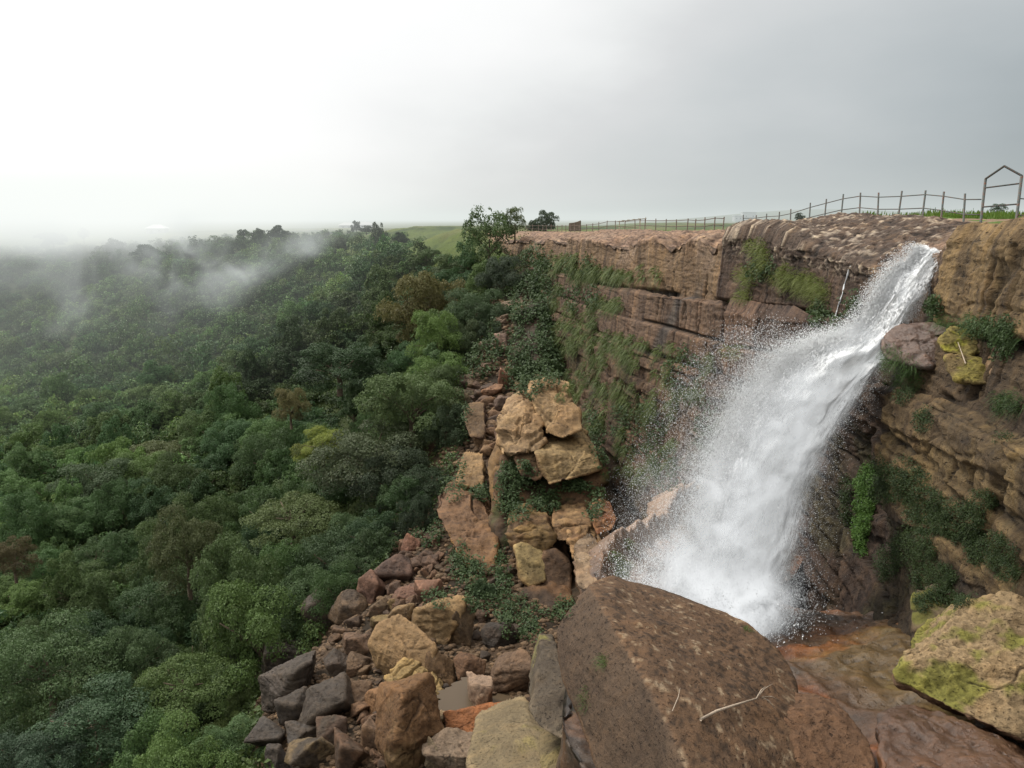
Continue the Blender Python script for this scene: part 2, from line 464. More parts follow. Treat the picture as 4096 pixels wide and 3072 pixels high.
# ------------------------------------------------------------------ the cliff wall
def build_cliff():
    nu, nv = 900, 330
    t = np.linspace(0, nS - 1, nu)
    # finer along the near part
    t = (nS - 1) * (np.linspace(0, 1, nu) ** .95)
    RX = catmull(rim, t); CR = catmull(crest, t); NO = catmull(nout, t); NO /= np.linalg.norm(NO, axis=1)[:, None]
    rows = []
    back = CR.copy(); back[:, :2] -= NO * 5; back[:, 2] -= 1.2
    rows += [back, CR]
    mid = (CR + RX) / 2; mid[:, 2] += .04 + .16 * np.abs(CR[:, 2] - RX[:, 2]); rows += [mid]
    rows += [RX]
    def row(off, py):
        o = catmull(np.array(off, float), t); yy = catmull(np.array(py, float), t)
        xy = RX[:, :2] + NO * o[:, None]
        return np.concatenate([xy, z_at(xy[:, 0], xy[:, 1], yy)[:, None]], 1)
    rows += [row(OFF3, ROW3)]
    rows += [row(np.array(OFF3) + .45, np.array(ROW3) + 3)]
    rows += [row(OFF4, ROW4)]
    rows += [row(np.array(OFF4) + .55, np.array(ROW4) + 4)]
    rows += [row(OFF5, ROW5), row(OFF6, ROW6), row(OFF7, ROW7)]
    low = rows[-1].copy(); low[:, 2] = np.minimum(low[:, 2] - 6, -24); rows += [low]
    A = np.stack(rows, 1)                                  # nu, rows, 3
    nk = A.shape[1]
    counts = [6, 26, 26, 60, 6, 60, 6, 54, 40, 36, 10]
    vs = np.concatenate([np.linspace(i, i + 1, c, endpoint=False) for i, c in enumerate(counts)] + [[nk - 1]])
    i = np.clip(np.floor(vs).astype(int), 0, nk - 2); f = (vs - i)[None, :, None]
    G = A[:, i] * (1 - f) + A[:, i + 1] * f
    nv = G.shape[1]
    V = G.reshape(-1, 3)
    Fc = grid_faces(nu, nv)
    N = vnormals(V, Fc)
    if (N[(nu // 2) * nv + 150] * np.array([*nout[8], 0])).sum() < 0: Fc = Fc[:, ::-1]; N = -N
    vv = np.tile(vs, nu)
    T = np.repeat(t, nv)
    Y = V[:, 1]
    sc = np.clip(Y / 40, .55, 2.2)                            # far blocks are read at a larger scale
    face = sstep(2.9, 3.2, vv)
    warp = np.stack([fbm(V * .12, 3, s) for s in (1, 2, 3)], 1)
    # strata: stacked beds with slightly different set-backs
    zz = V[:, 2] + warp[:, 2] * 1.0 + .012 * (Y - 40)
    bed = zz / (.85)
    bi = np.floor(bed); bf = bed - bi
    bo = _hash(bi.astype(np.int64), np.floor(T * .5).astype(np.int64) * 0, bi.astype(np.int64) * 0, 4)
    low_part = sstep(3.9, 4.4, vv)
    big = fbm(V * np.array([.10, .10, .16]), 4, 21)
    f1, f2, idv = cells((V + warp * 1.6) * np.array([.16, .16, .36]), 5)
    g1, g2, idv2 = cells((V + warp * .8) * np.array([.45, .45, .9]), 15)
    crack = sstep(.10, .015, f2 - f1) * face
    crack2 = sstep(.07, .01, g2 - g1) * face * sstep(-.1, .3, fbm(V * .2, 3, 55))
    rough_ = sstep(5.8, 6.6, vv)                              # the lower beds are more broken than the two upper faces
    rside = sstep(11.4, 11.7, T)
    d = big * (.26 + .20 * rough_) + (idv - .5) * (.08 + .30 * rough_ * (1 - .85 * rside)) * face + (idv2 - .5) * .08 * rough_
    d += (bo - .5) * (.03 + .55 * rough_ * (1 - .6 * rside)) * face
    bedcrack = sstep(.10, .03, np.minimum(bf, 1 - bf)) * face * sstep(.0, .25, fbm(V * .16 + 9, 3, 77)) * (.35 + .65 * low_part)
    crack = crack * (.12 + .4 * rough_); crack2 = crack2 * .5 * rough_; bedcrack = bedcrack * (.25 + .75 * rough_)
    d -= crack * .3 + crack2 * .15 + bedcrack * .2
    # two main bedding joints run the length of the wall
    joint = np.exp(-((vv - 4.0) / .05) ** 2) + .8 * np.exp(-((vv - 6.0) / .05) ** 2)
    joint += .75 * np.exp(-((vv - (5.50 + .05 * warp[:, 1])) / .022) ** 2) * sstep(11.5, 10, T)
    joint *= sstep(-.45, 0, fbm(V * .25, 3, 44))
    d += .28 * sstep(5.50, 5.53, vv) * sstep(6.02, 5.98, vv) * sstep(11.5, 10, T)
    d -= joint * .45
    # rough weathered rock on top
    top = (1 - face)
    rt = ridged(V * np.array([.55, .55, 1.2]), 5, 8); rt2 = ridged(V * np.array([2.0, 2.0, 3.0]), 4, 18)
    d += top * sstep(.2, 1.2, vv) * (rt * .16 + rt2 * .10 + ridged(V * np.array([3.2, 3.2, 7]), 3, 28) * .10)
    d += fbm(V * 1.4, 4, 31) * (.04 + .04 * rough_) + ridged(V * np.array([.7, .7, 3.2]), 4, 36) * .06 * face + fbm(V * np.array([2, 2, 7]), 4, 37) * .05 + fbm(V * 5, 3, 41) * .025
    dkz = sstep(5.8, 6.15, T) * sstep(10.2, 9.4, T) * sstep(3.45, 3.0, vv) * face
    d += dkz * (rt * .10 + rt2 * .12 + ridged(V * np.array([3.2, 3.2, 7]), 3, 28) * .08)
    # dark outcrop shoulder: stands proud between two stations
    sh = sstep(5.75, 6.1, T) * sstep(8.6, 7.6, T) * sstep(2.2, 3.0, vv) * sstep(4.1, 3.9, vv)
    d += sh * .9
    bl = sstep(6.3, 6.7, T) * sstep(8.9, 8.5, T) * sstep(4.9, 5.05, vv) * sstep(6.05, 5.95, vv)
    d += bl * 1.1
    # tan block right of the fall overhangs
    tb = sstep(12.25, 12.5, T) * sstep(2.5, 3.2, vv) * sstep(4.05, 3.95, vv)
    d += tb * .7
    # notch where the water leaves
    nt = np.exp(-((T - 11.35) / .50) ** 2) * sstep(4.2, 3.2, vv)
    V2 = V + N * d[:, None]
    V2[:, 2] -= nt * .35
    rimw = sstep(1.1, 2.2, vv) * sstep(3.6, 2.9, vv) * sstep(6.0, 5.2, T)
    wob = ridged(np.stack([T * 1.1, T * 0, T * 0], 1), 3, 66) * .9 + fbm(V * np.array([.5, .5, .2]), 3, 67) * .5
    V2[:, 2] += rimw * (wob - .35) * .75
    V2 -= N * (rimw * sstep(.2, -.4, wob) * .5)[:, None]
    # vertical joints cut the flat upper faces into long panels
    vj = fbm(np.stack([T * 2.2, V[:, 2] * .05, T * 0], 1), 3, 68)
    vjl = sstep(.03, .004, np.abs(vj)) * face * sstep(5.95, 5.8, vv) * sstep(-.2, .1, fbm(V * .3, 2, 69))
    V2 -= N * (vjl * .22)[:, None]
    # ---- colours
    tan = np.array([.262, .185, .122]); pink = np.array([.35, .245, .19]); purple = np.array([.100, .069, .058]); red = np.array([.168, .115, .093])
    c = np.tile(tan, (len(V), 1))
    b1 = sstep(4.0, 4.1, vv)
    c = lerp(c, b1 * .75, red)
    c = lerp(c, sstep(6.0, 6.3, vv), (.165, .112, .078))
    c = lerp(c, sstep(8.2, 9.8, vv), (.135, .088, .064))
    c = lerp(c, top * (.65 + .35 * sstep(-.1, .3, rt)), pink)
    c = lerp(c, sstep(3.7, 3.0, vv) * sstep(2, 2.8, vv) * sstep(.0, .3, fbm(V * .3, 3, 71)) * .6, (.42, .33, .27))
    # dark purple part and the stained near wall
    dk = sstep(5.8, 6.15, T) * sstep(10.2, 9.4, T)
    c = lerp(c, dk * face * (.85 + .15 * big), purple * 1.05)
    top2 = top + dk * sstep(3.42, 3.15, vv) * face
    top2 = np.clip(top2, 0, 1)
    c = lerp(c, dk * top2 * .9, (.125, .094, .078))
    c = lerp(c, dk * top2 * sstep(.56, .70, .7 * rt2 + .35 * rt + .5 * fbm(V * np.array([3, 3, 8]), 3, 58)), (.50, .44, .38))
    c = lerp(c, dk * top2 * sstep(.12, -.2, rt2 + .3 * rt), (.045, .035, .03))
    c = lerp(c, bl * sstep(7.9, 7.4, T) * .75, (.23, .15, .11))
    wet = sstep(9.0, 9.7, T) * sstep(12.3, 12.0, T) * sstep(3.3, 3.8, vv)
    c = lerp(c, wet * .9, (.075, .052, .042))
    rt_ = sstep(12.05, 12.35, T)
    c = lerp(c, rt_ * sstep(2.2, 2.9, vv) * sstep(4.05, 3.9, vv), (.26, .19, .105))
    c = lerp(c, rt_ * top * sstep(2.9, 2.2, vv), (.36, .275, .20))
    c = lerp(c, rt_ * sstep(4.0, 4.2, vv), (.115, .084, .055))
    c = lerp(c, rt_ * sstep(6.0, 6.2, vv) * sstep(8.1, 7.9, vv) * sstep(12.0, 12.3, T) * (.35 + .65 * sstep(-.25, .0, fbm(V * np.array([.35, .35, .6]), 3, 155))), (.235, .175, .095))
    c = lerp(c, rt_ * sstep(8.0, 8.2, vv), (.085, .065, .045))
    # moss and damp in the lower wall
    moss = sstep(.05, .35, fbm(V * .35, 4, 91)) * sstep(6, 6.6, vv) * (1 - rt_ * sstep(8.2, 7.9, vv))
    c = lerp(c, moss * .6, (.060, .064, .028))
    # dyke: dark grey band across the far wall
    dy = np.exp(-((T - (5.05 - .30 * (vv - 4.0) + .04 * warp[:, 0])) / .10) ** 4) * sstep(3.5, 4.1, vv) * sstep(7.2, 6.6, vv)
    c = lerp(c, dy * .85, (.115, .105, .105))
    spl = (np.exp(-((vv - 6.95) / .05) ** 2) + np.exp(-((vv - 7.45) / .04) ** 2)) * rt_ * sstep(-.3, .1, fbm(V * .4, 3, 144))
    V2 -= N * (spl * .25)[:, None]
    occ = np.clip(spl * .8 + vjl * .6 + joint * .8 + bedcrack * .55 + crack * .35 + crack2 * .4, 0, 1)
    c = lerp(c, occ, (.030, .026, .018))
    c *= (1 + .12 * (idv - .5) * face + .14 * (idv2 - .5) * rough_)[:, None]
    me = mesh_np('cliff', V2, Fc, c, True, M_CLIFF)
    return tag(link('cliff', me), 'layered sandstone cliff wall running back from the waterfall', None, None, 'structure')
cliff = build_cliff()

# ------------------------------------------------------------------ rock shelf at the foot of the fall
def build_shelf():
    rimp = [(700, 497, 42), (672, 503, 37.5), (655, 528, 34.5), (637, 545, 32.2), (612, 562, 30), (590, 585, 27), (572, 640, 22), (560, 720, 17), (600, 790, 13.5), (700, 900, 9)]
    inner = [(720, 520, 43), (722, 540, 37.5), (735, 560, 33.5), (770, 600, 27.5), (800, 612, 26), (840, 618, 25.5), (890, 612, 24.6), (930, 612, 23.6), (985, 612, 22), (1100, 680, 18)]
    A = np.array([P(*p)[:] for p in rimp]); B = np.array([P(*p)[:] for p in inner])
    B[0:3, 0] += 3
    nu, nv = 420, 300
    t = np.linspace(0, len(A) - 1, nu)
    a = catmull(A, t); b = catmull(B, t)
    s = np.linspace(0, 1, 200)
    top = a[:, None] * (1 - s)[None, :, None] + b[:, None] * s[None, :, None]
    dirv = a - b; dirv[:, 2] = 0; dirv /= np.linalg.norm(dirv, axis=1)[:, None]
    h = np.linspace(1, 0, 100, endpoint=False)
    fr = a[:, None] + dirv[:, None] * (np.sin(h * 3.14) * -.6 + (1 - h) * 0 + .0)[None, :, None]
    fr[:, :, 2] = a[:, None, 2] * (1 - h)[None] + (-27) * h[None]
    G = np.concatenate([fr, top], 1)
    V = G.reshape(-1, 3); Fc = grid_faces(nu, nv); N = vnormals(V, Fc)
    if N[(nu // 2) * nv + 220, 2] < 0: Fc = Fc[:, ::-1]; N = -N
    vv = np.tile(np.concatenate([-h, s]), nu); T = np.repeat(t, nv)
    rt = ridged(V * np.array([.5, .5, 1.0]), 5, 3); rt2 = ridged(V * 1.7, 4, 13)
    d = fbm(V * .35, 4, 2) * .6 + rt * .22 + rt2 * .10 + fbm(V * 4, 3, 23) * .03
    lip = np.exp(-((vv - .03) / .06) ** 2) * sstep(6, 4, T)
    d += lip * (.55 + .5 * rt)
    near = sstep(4.5, 6.5, T)
    d -= near * .25 * rt
    V2 = V + N * d[:, None]
    c = np.tile(np.array([.125, .072, .042]), (len(V), 1))
    n = fbm(V * .5, 4, 61)
    c = lerp(c, sstep(-.1, .25, n) * .8 * sstep(-.02, .12, vv), (.19, .085, .035))
    c = lerp(c, sstep(.1, .35, fbm(V * .7, 4, 62)) * .75, (.075, .065, .058))
    c = lerp(c, sstep(.28, .45, fbm(V * .6, 3, 63)) * .8 * sstep(.05, .25, vv), (.26, .085, .018))
    c = lerp(c, sstep(.3, .05, vv) * sstep(5.2, 3.5, T) * sstep(-.05, .02, vv), (.34, .24, .18))
    c = lerp(c, sstep(.02, -.15, vv), (.12, .08, .058))
    yl = sstep(6.6, 7.6, T) * sstep(.45, .6, vv) * sstep(.95, .8, vv)
    c = lerp(c, yl * (.25 + .45 * sstep(-.1, .3, n)), (.22, .19, .06))
    c = lerp(c, sstep(.7, .15, rt2 + .5) * .3, (.03, .022, .016))
    me = mesh_np('rock_shelf', V2, Fc, c, True, M_WET)
    return tag(link('rock_shelf', me), 'wet orange brown rock shelf where the waterfall lands', None, None, 'structure')
shelf = build_shelf()

# ------------------------------------------------------------------ rocks
_ICO = {}
def ico(sub):
    if sub not in _ICO:
        bm = bmesh.new(); bmesh.ops.create_icosphere(bm, subdivisions=sub, radius=1)
        V = np.array([v.co[:] for v in bm.verts]); Fc = np.array([[v.index for v in f.verts] for f in bm.faces]); bm.free()
        _ICO[sub] = (V / np.linalg.norm(V, axis=1)[:, None], Fc)
    return _ICO[sub]

def hull_planes(pts):
    bm = bmesh.new()
    for p in pts: bm.verts.new(p)
    bmesh.ops.convex_hull(bm, input=bm.verts[:])
    bm.normal_update()
    out = []
    for f in bm.faces:
        out.append((*f.normal, f.normal.dot(f.calc_center_median())))
    bm.free()
    return np.array(out)

def rock_mesh(name, pts, sub=5, p=26, amp=.05, strata=.0, seed=0, colr=(.2, .14, .09), col2=None, top=None, mat=None, lichen=None, tilt=(0, 0, 1), rough=1.0, blocky=.5, flecks=None, patch=None, crack=1, side=None):
    """a boulder whose planes are those of the hull of pts (world space); edges are worn, faces pitted"""
    pts = np.array(pts, float)
    cen = pts.mean(0); ext = (pts.max(0) - pts.min(0)) / 2 + 1e-6
    q = (pts - cen) / ext
    pl = hull_planes(q)
    nn = np.linalg.norm(pl[:, :3], axis=1); pl /= nn[:, None]
    D, Fc = ico(sub)
    den = D @ pl[:, :3].T
    r = np.where(den > 1e-3, pl[:, 3][None] / np.maximum(den, 1e-3), 1e3)
    r = np.maximum(r, 1e-3)
    rm = r.min(1, keepdims=True)
    rad = (rm[:, 0]) * ((r / rm) ** -p).sum(1) ** (-1 / p)
    V = cen + D * rad[:, None] * ext
    N = vnormals(V, Fc)
    S = ext.mean()
    o = seed * 7.31
    k = 1 / S
    w = np.stack([fbm(V * k * .9 + o, 3, s) for s in (1, 2, 3)], 1)
    f1, f2, idv = cells((V * k * 1.1 + o) + w * .5, seed)
    d = ridged(V * k * 1.9 + o, 4, seed + 2) * amp * .8 * rough + fbm(V * k * 1.0 + o, 4, seed) * amp * 1.5 + (idv - .5) * amp * 1.5 * blocky + fbm(V * k * 4 + o, 4, seed + 3) * amp * .55 * rough + fbm(V * k * 13 + o, 3, seed + 6) * amp * .2 * rough
    cr = sstep(.05, .01, f2 - f1) * blocky * sstep(.05, .3, fbm(V * k * 1.3 + o + 31, 2, seed + 8))
    d -= cr * amp * .9
    tl = np.array(tilt, float); tl /= np.linalg.norm(tl)
    ck = fbm(V * k * 1.05 + o + 50, 3, seed + 60)
    line = sstep(.016, .002, np.abs(ck)) * sstep(-.05, .15, fbm(V * k * .9 + o + 70, 2, seed + 61))
    line = line * crack
    d -= line * min(amp, .03) * .8
    sidem = sstep(.80, .90, N @ np.array(side)) if side is not None else None
    if strata:
        h = (V @ tl) * k * 3.2 + w[:, 2] * 1.0 + o
        hf = h - np.floor(h); hb = _hash(np.floor(h).astype(np.int64), np.zeros(len(h), np.int64), np.zeros(len(h), np.int64), seed)
        d += (hb - .5) * strata + sstep(.14, .04, np.minimum(hf, 1 - hf)) * -strata * .7
    V = V + N * (d * S)[:, None]
    c = np.tile(np.array(colr, float), (len(V), 1))
    n = fbm(V * k * 1.6 + o, 4, seed + 11)
    if col2 is not None: c = lerp(c, sstep(-.15, .25, n), col2)
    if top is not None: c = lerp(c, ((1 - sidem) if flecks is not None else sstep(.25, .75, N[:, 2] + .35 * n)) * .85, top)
    if lichen is not None:
        lc, amt = lichen
        if patch is not None: amt = amt + patch[2] * np.clip(1 - np.linalg.norm(V - np.array(patch[0][:]), axis=1) / (patch[1] * 1.6), 0, 1)
        lcv = np.array(lc) * (1 + .45 * fbm(V * k * 6 + o, 4, seed + 25))[:, None]; 
        lw = (sstep(.22 - amt, .5 - amt, fbm(V * k * 2.4 + o + 5, 6, seed + 21) + .25 * fbm(V * k * 9 + o, 3, seed + 26)) * sstep(-.3, .4, N[:, 2]) * .9)[:, None]; c = c * (1 - lw) + lcv * lw
    if flecks is not None:
        fl = fbm(V * np.array([7, 7, 11]) + o, 3, seed + 41) + .35 * fbm(V * .8 + o, 2, seed + 42)
        c = lerp(c, sstep(flecks[1] + .10, flecks[1] + .18, fl) * (1 - sidem) * sstep(.0, .3, N[:, 2]), flecks[0])
        c = lerp(c, sstep(-.25, -.38, fl) * (1 - sidem) * .7, np.array(colr) * .35)
    c = lerp(c, np.maximum(cr * .6, line * .75), np.array(colr) * .22)
    c *= (1 + .3 * blocky * (idv - .5))[:, None]
    return mesh_np(name, V, Fc, c, True, mat or M_ROCK), cen

def origin_to(me, p):
    a = np.zeros(len(me.vertices) * 3, np.float32); me.vertices.foreach_get('co', a)
    a = a.reshape(-1, 3) - np.array(p, np.float32); me.vertices.foreach_set('co', a.ravel()); me.update()

def add_rock(name, pts, label, cat='boulder', group=None, **kw):
    me, cen = rock_mesh(name, pts, **kw)
    lowz = min(p[2] for p in pts)
    base = (cen[0], cen[1], lowz)
    # the shader reads world positions, so the mesh may sit at its own origin
    origin_to(me, base)
    o = link(name, me, None, base)
    return tag(o, label, cat, group)

def slab_pts(front, back, shrink=.85, dz=0.0, dx=0.0):
    """front: (px, py, Y) outline as surveyed; the body reaches 'back' metres further in"""
    Fp = [P(*f) for f in front]
    c = sum(Fp, Vector()) / len(Fp)
    B = [c + (p - c) * shrink + Vector((dx, back, dz)) for p in Fp]
    return [p[:] for p in Fp + B]

TAN = (.33, .225, .125); TANL = (.43, .32, .19); BRN = (.125, .08, .052); DRK = (.072, .058, .047); RED = (.175, .10, .064); PUR = (.11, .08, .06); GRY = (.15, .125, .10)
YL = (.30, .29, .045)

# -- foreground giants
bb = [(588, 581, 17.0), (614, 577, 17.9), (663, 592, 17.8), (694, 611, 17.2), (747, 623, 16.6), (782, 658, 15.4), (797, 690, 14.4), (808, 740, 13.0), (808, 800, 11.7),
      (606, 615, 15.1), (632, 660, 13.4), (662, 712, 11.9), (692, 785, 10.4), (555, 630, 15.8), (558, 665, 15.0), (577, 720, 13.6), (608, 800, 11.8)]
pts = [P(*p)[:] for p in bb] + [P(620, 690, 18.0)[:], P(600, 700, 17)[:], P(720, 760, 16)[:], P(790, 760, 15)[:], P(640, 830, 13.5)[:]]
SIDEN = (P(632, 660, 13.5) - P(556, 645, 15.4)).cross(P(600, 780, 12.0) - P(556, 645, 15.4)).normalized()
if SIDEN.y > 0: SIDEN = -SIDEN
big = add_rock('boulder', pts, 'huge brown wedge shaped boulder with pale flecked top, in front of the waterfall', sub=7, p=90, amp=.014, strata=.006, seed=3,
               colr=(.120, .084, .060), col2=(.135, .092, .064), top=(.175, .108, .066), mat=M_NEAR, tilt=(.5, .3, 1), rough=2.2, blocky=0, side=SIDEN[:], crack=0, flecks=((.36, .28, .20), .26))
pts = [P(*p)[:] for p in [(780, 694, 14.2), (800, 690, 14.4), (836, 703, 13.8), (864, 735, 13.0), (875, 760, 12.4), (868, 810, 11.4), (770, 810, 11.2), (770, 730, 12.8)]] + [P(800, 740, 14.2)[:], P(850, 760, 13.7)[:], P(830, 830, 12.2)[:]]
add_rock('boulder', pts, 'rounded rusty brown rock beside the lower right end of the huge boulder', sub=6, p=34, amp=.045, strata=.02, seed=5, colr=(.125, .084, .058), col2=(.145, .088, .055), top=(.185, .108, .066), mat=M_NEAR, rough=1.6, blocky=.15)
pts = [P(*p)[:] for p in [(893, 648, 15.0), (905, 640, 15.6), (925, 618, 15.8), (960, 603, 15.8), (1030, 606, 15), (1090, 640, 14), (1090, 775, 11.9), (1035, 752, 12.4), (985, 728, 13), (945, 704, 13.6), (905, 697, 14.2), (890, 680, 14.6)]] + [P(930, 640, 18)[:], P(1030, 640, 18)[:], P(1080, 700, 16)[:]]
add_rock('boulder', pts, 'pitted pale rock with yellow green lichen at the right edge, overhanging a wet slab', sub=7, p=16, amp=.065, strata=.025, seed=11, colr=(.21, .135, .09), col2=(.18, .105, .068), top=(.40, .31, .19), mat=M_NEAR, lichen=((.25, .26, .06), -.06), rough=1.6, blocky=.2, patch=(P(928, 640, 14.9), 2.6, .52))
pts = [P(*p)[:] for p in [(880, 712, 13.6), (905, 704, 14), (950, 712, 13.2), (1030, 760, 12), (1090, 785, 11.4), (1080, 830, 10), (880, 830, 10.5), (876, 760, 12)]] + [P(900, 740, 16)[:], P(1060, 760, 15)[:], P(980, 860, 12)[:]]
add_rock('boulder', pts, 'wet reddish brown slab in the lower right corner under the lichen rock', sub=7, p=20, amp=.05, seed=12, colr=(.085, .052, .034), col2=(.16, .072, .03), top=(.12, .065, .038), strata=.03, mat=M_WET, lichen=((.26, .23, .05), -.5), rough=1.3, blocky=.15, crack=0)
pts = [P(*p)[:] for p in [(903, 590, 19), (960, 565, 19.6), (1040, 560, 18), (1060, 640, 16), (980, 640, 17), (910, 635, 17.8)]] + [P(940, 620, 22)[:], P(1040, 600, 21)[:]]
add_rock('boulder', pts, 'low dark mossy rock at the cliff foot, just above the lichen rock', sub=6, p=14, amp=.07, strata=.05, seed=14, colr=(.10, .08, .06), col2=(.15, .115, .08), mat=M_BLOCK, lichen=((.12, .13, .03), .05))
# -- lichen boulders on the ledge right of the fall, and the dome under the jet
pts = [P(*p)[:] for p in [(878, 348, 24.4), (886, 330, 24.8), (905, 321, 25.0), (940, 320, 24.4), (965, 326, 23.8), (960, 350, 23.2), (930, 372, 23.0), (885, 362, 23.8)]] + [P(900, 335, 27.4)[:], P(960, 335, 26.4)[:]]
add_rock('ledge_rock', pts, 'smooth wet dome of rock under the upper jet of the waterfall', 'rock', sub=6, p=12, amp=.05, strata=.03, seed=21, colr=(.07, .055, .048), top=(.17, .105, .08), mat=M_WET)
pts = [P(*p)[:] for p in [(938, 342, 21.4), (950, 329, 21.8), (975, 327, 21.6), (990, 338, 21.0), (991, 350, 20.8), (966, 356, 20.8), (944, 352, 21.1)]] + [P(950, 338, 23.8)[:], P(990, 342, 23.4)[:]]
add_rock('ledge_rock', pts, 'upper of the two rocks coated in bright yellow lichen on the ledge', 'rock', sub=6, p=22, amp=.085, seed=22, colr=(.23, .20, .075), col2=(.22, .19, .07), lichen=((.33, .33, .055), .25), mat=M_NEAR)
pts = [P(*p)[:] for p in [(944, 356, 21.0), (965, 354, 20.8), (985, 360, 20.6), (1000, 372, 20.0), (985, 384, 19.8), (958, 380, 20.3), (946, 370, 20.8)]] + [P(960, 362, 23.3)[:], P(1000, 370, 22.8)[:]]
add_rock('ledge_rock', pts, 'lower yellow lichen rock on the ledge, resting above the tan slab', 'rock', sub=6, p=22, amp=.085, seed=23, colr=(.27, .24, .07), col2=(.20, .155, .08), lichen=((.32, .315, .055), .12), mat=M_NEAR)
pts = [P(*p)[:] for p in [(985, 352, 20.6), (1010, 340, 20.2), (1050, 345, 18.8), (1060, 400, 17.8), (1020, 395, 18.6), (990, 378, 19.6)]] + [P(1000, 350, 22.8)[:], P(1050, 370, 21.8)[:]]
add_rock('ledge_rock', pts, 'brown weathered rock at the right edge beside the lichen rocks', 'rock', sub=6, p=14, amp=.06, strata=.04, seed=24, colr=(.22, .15, .09), col2=(.30, .21, .14), mat=M_BLOCK)

# -- broken buttress in the middle
add_rock('rock_block', slab_pts([(528, 392, 63), (546, 383, 65), (573, 391, 64), (580, 415, 61), (582, 431, 59.5), (563, 440, 59), (545, 434, 60), (536, 410, 61.5)], 5),
         'tan sandstone block crowning the broken buttress', 'rock block', sub=6, p=60, amp=.07, strata=.05, blocky=1.0, seed=31, colr=(0.296, 0.200, 0.110), col2=(0.352, 0.253, 0.147), mat=M_BLOCK, tilt=(.2, -.2, 1))
add_rock('rock_block', slab_pts([(498, 445, 60), (505, 415, 62), (516, 404, 63.5), (530, 404, 63), (538, 420, 61), (548, 440, 59.5), (538, 452, 58), (516, 455, 57.5), (503, 458, 58.5)], 6),
         'tan layered sandstone mass on the left shoulder of the buttress', 'rock block', sub=6, p=60, amp=.08, strata=.09, blocky=1.0, seed=32, colr=(0.264, 0.177, 0.099), col2=(0.344, 0.246, 0.147), mat=M_BLOCK, tilt=(-.6, -.3, 1))
add_rock('rock_block', slab_pts([(533, 453, 57.5), (545, 445, 59.5), (580, 436, 61), (597, 448, 59.5), (601, 458, 58.5), (602, 470, 58), (566, 481, 56.5), (549, 486, 56), (542, 474, 56.5)], 7, .9),
         'square cut tan block jutting out of the buttress', 'rock block', sub=6, p=60, amp=.06, strata=.02, blocky=1.0, seed=33, colr=(0.192, 0.123, 0.070), col2=(0.216, 0.142, 0.081), top=(0.376, 0.284, 0.155), mat=M_BLOCK)
add_rock('rock_pillar', slab_pts([(492, 520, 57), (499, 455, 60), (540, 448, 61), (606, 455, 60), (612, 560, 53.5), (600, 600, 51), (510, 620, 51), (498, 580, 53)], 9),
         'dark overgrown lower face of the broken buttress', 'rock pillar', sub=6, p=60, amp=.06, strata=.05, blocky=1.0, seed=34, colr=(0.068, 0.046, 0.031), col2=(0.120, 0.073, 0.040), mat=M_BLOCK, lichen=((.05, .06, .02), .2))
add_rock('rock_block', slab_pts([(513, 548, 51), (526, 538, 52), (546, 558, 51), (547, 582, 49.6), (530, 590, 49.2), (519, 580, 49.8)], 4.5, .9),
         'pale square edged block low on the buttress', 'rock block', sub=5, p=60, amp=.04, blocky=1.0, seed=35, colr=(0.200, 0.138, 0.070), top=(0.344, 0.276, 0.140), mat=M_BLOCK)
add_rock('rock_block', slab_pts([(545, 552, 51), (556, 550, 51.2), (572, 566, 50.5), (570, 600, 49), (535, 600, 49), (530, 585, 49.8)], 4, .9),
         'dark brown block with a split side, low on the buttress', 'rock block', sub=5, p=60, amp=.05, blocky=1.0, seed=36, colr=(0.128, 0.081, 0.052), col2=(0.096, 0.061, 0.040), mat=M_BLOCK)
add_rock('rock_block', slab_pts([(553, 524, 53), (590, 522, 53), (596, 535, 52), (580, 542, 51.4), (556, 541, 51.6)], 4, .9),
         'long tan ledge block below the overgrown face', 'rock block', sub=5, p=60, amp=.07, strata=.12, blocky=1.0, seed=37, colr=(0.272, 0.180, 0.096), col2=(0.200, 0.127, 0.070), mat=M_BLOCK)
add_rock('rock_block', slab_pts([(568, 541, 50.5), (590, 538, 50.6), (606, 548, 49.6), (600, 570, 48), (585, 575, 48), (572, 560, 49)], 4, .9),
         'banded tan rock stepping down beside the shelf edge', 'rock block', sub=5, p=60, amp=.08, strata=.16, blocky=1.0, seed=38, colr=(0.264, 0.173, 0.092), col2=(0.152, 0.092, 0.052), mat=M_BLOCK, tilt=(-.5, 0, 1))
add_rock('rock_block', slab_pts([(594, 522, 49), (606, 514, 49.5), (617, 519, 49), (612, 530, 48.4), (597, 536, 48.4)], 3, .9),
         'small rusty orange boulder perched at the buttress foot', 'rock block', sub=5, p=60, amp=.07, blocky=1.0, seed=39, colr=(0.224, 0.100, 0.052), col2=(0.264, 0.146, 0.081), mat=M_BLOCK)
add_rock('rock_block', slab_pts([(578, 575, 27), (598, 560, 28.5), (606, 566, 28), (594, 592, 25.5), (577, 592, 25.5)], 3, .9),
         'pale rounded rock peeping out behind the huge boulder', 'rock block', sub=5, p=14, amp=.06, seed=40, colr=(0.320, 0.238, 0.162), col2=(0.264, 0.192, 0.132), mat=M_BLOCK)
add_rock('rock_block', slab_pts([(512, 450, 58.5), (530, 438, 60), (550, 440, 60), (556, 462, 58), (540, 482, 56.5), (518, 478, 57)], 5, .9),
         'shadowed brown block wedged under the tan crown of the buttress', 'rock block', sub=5, p=60, amp=.07, strata=.06, blocky=1, seed=55, colr=(0.160, 0.100, 0.063), col2=(0.216, 0.146, 0.085), mat=M_BLOCK)
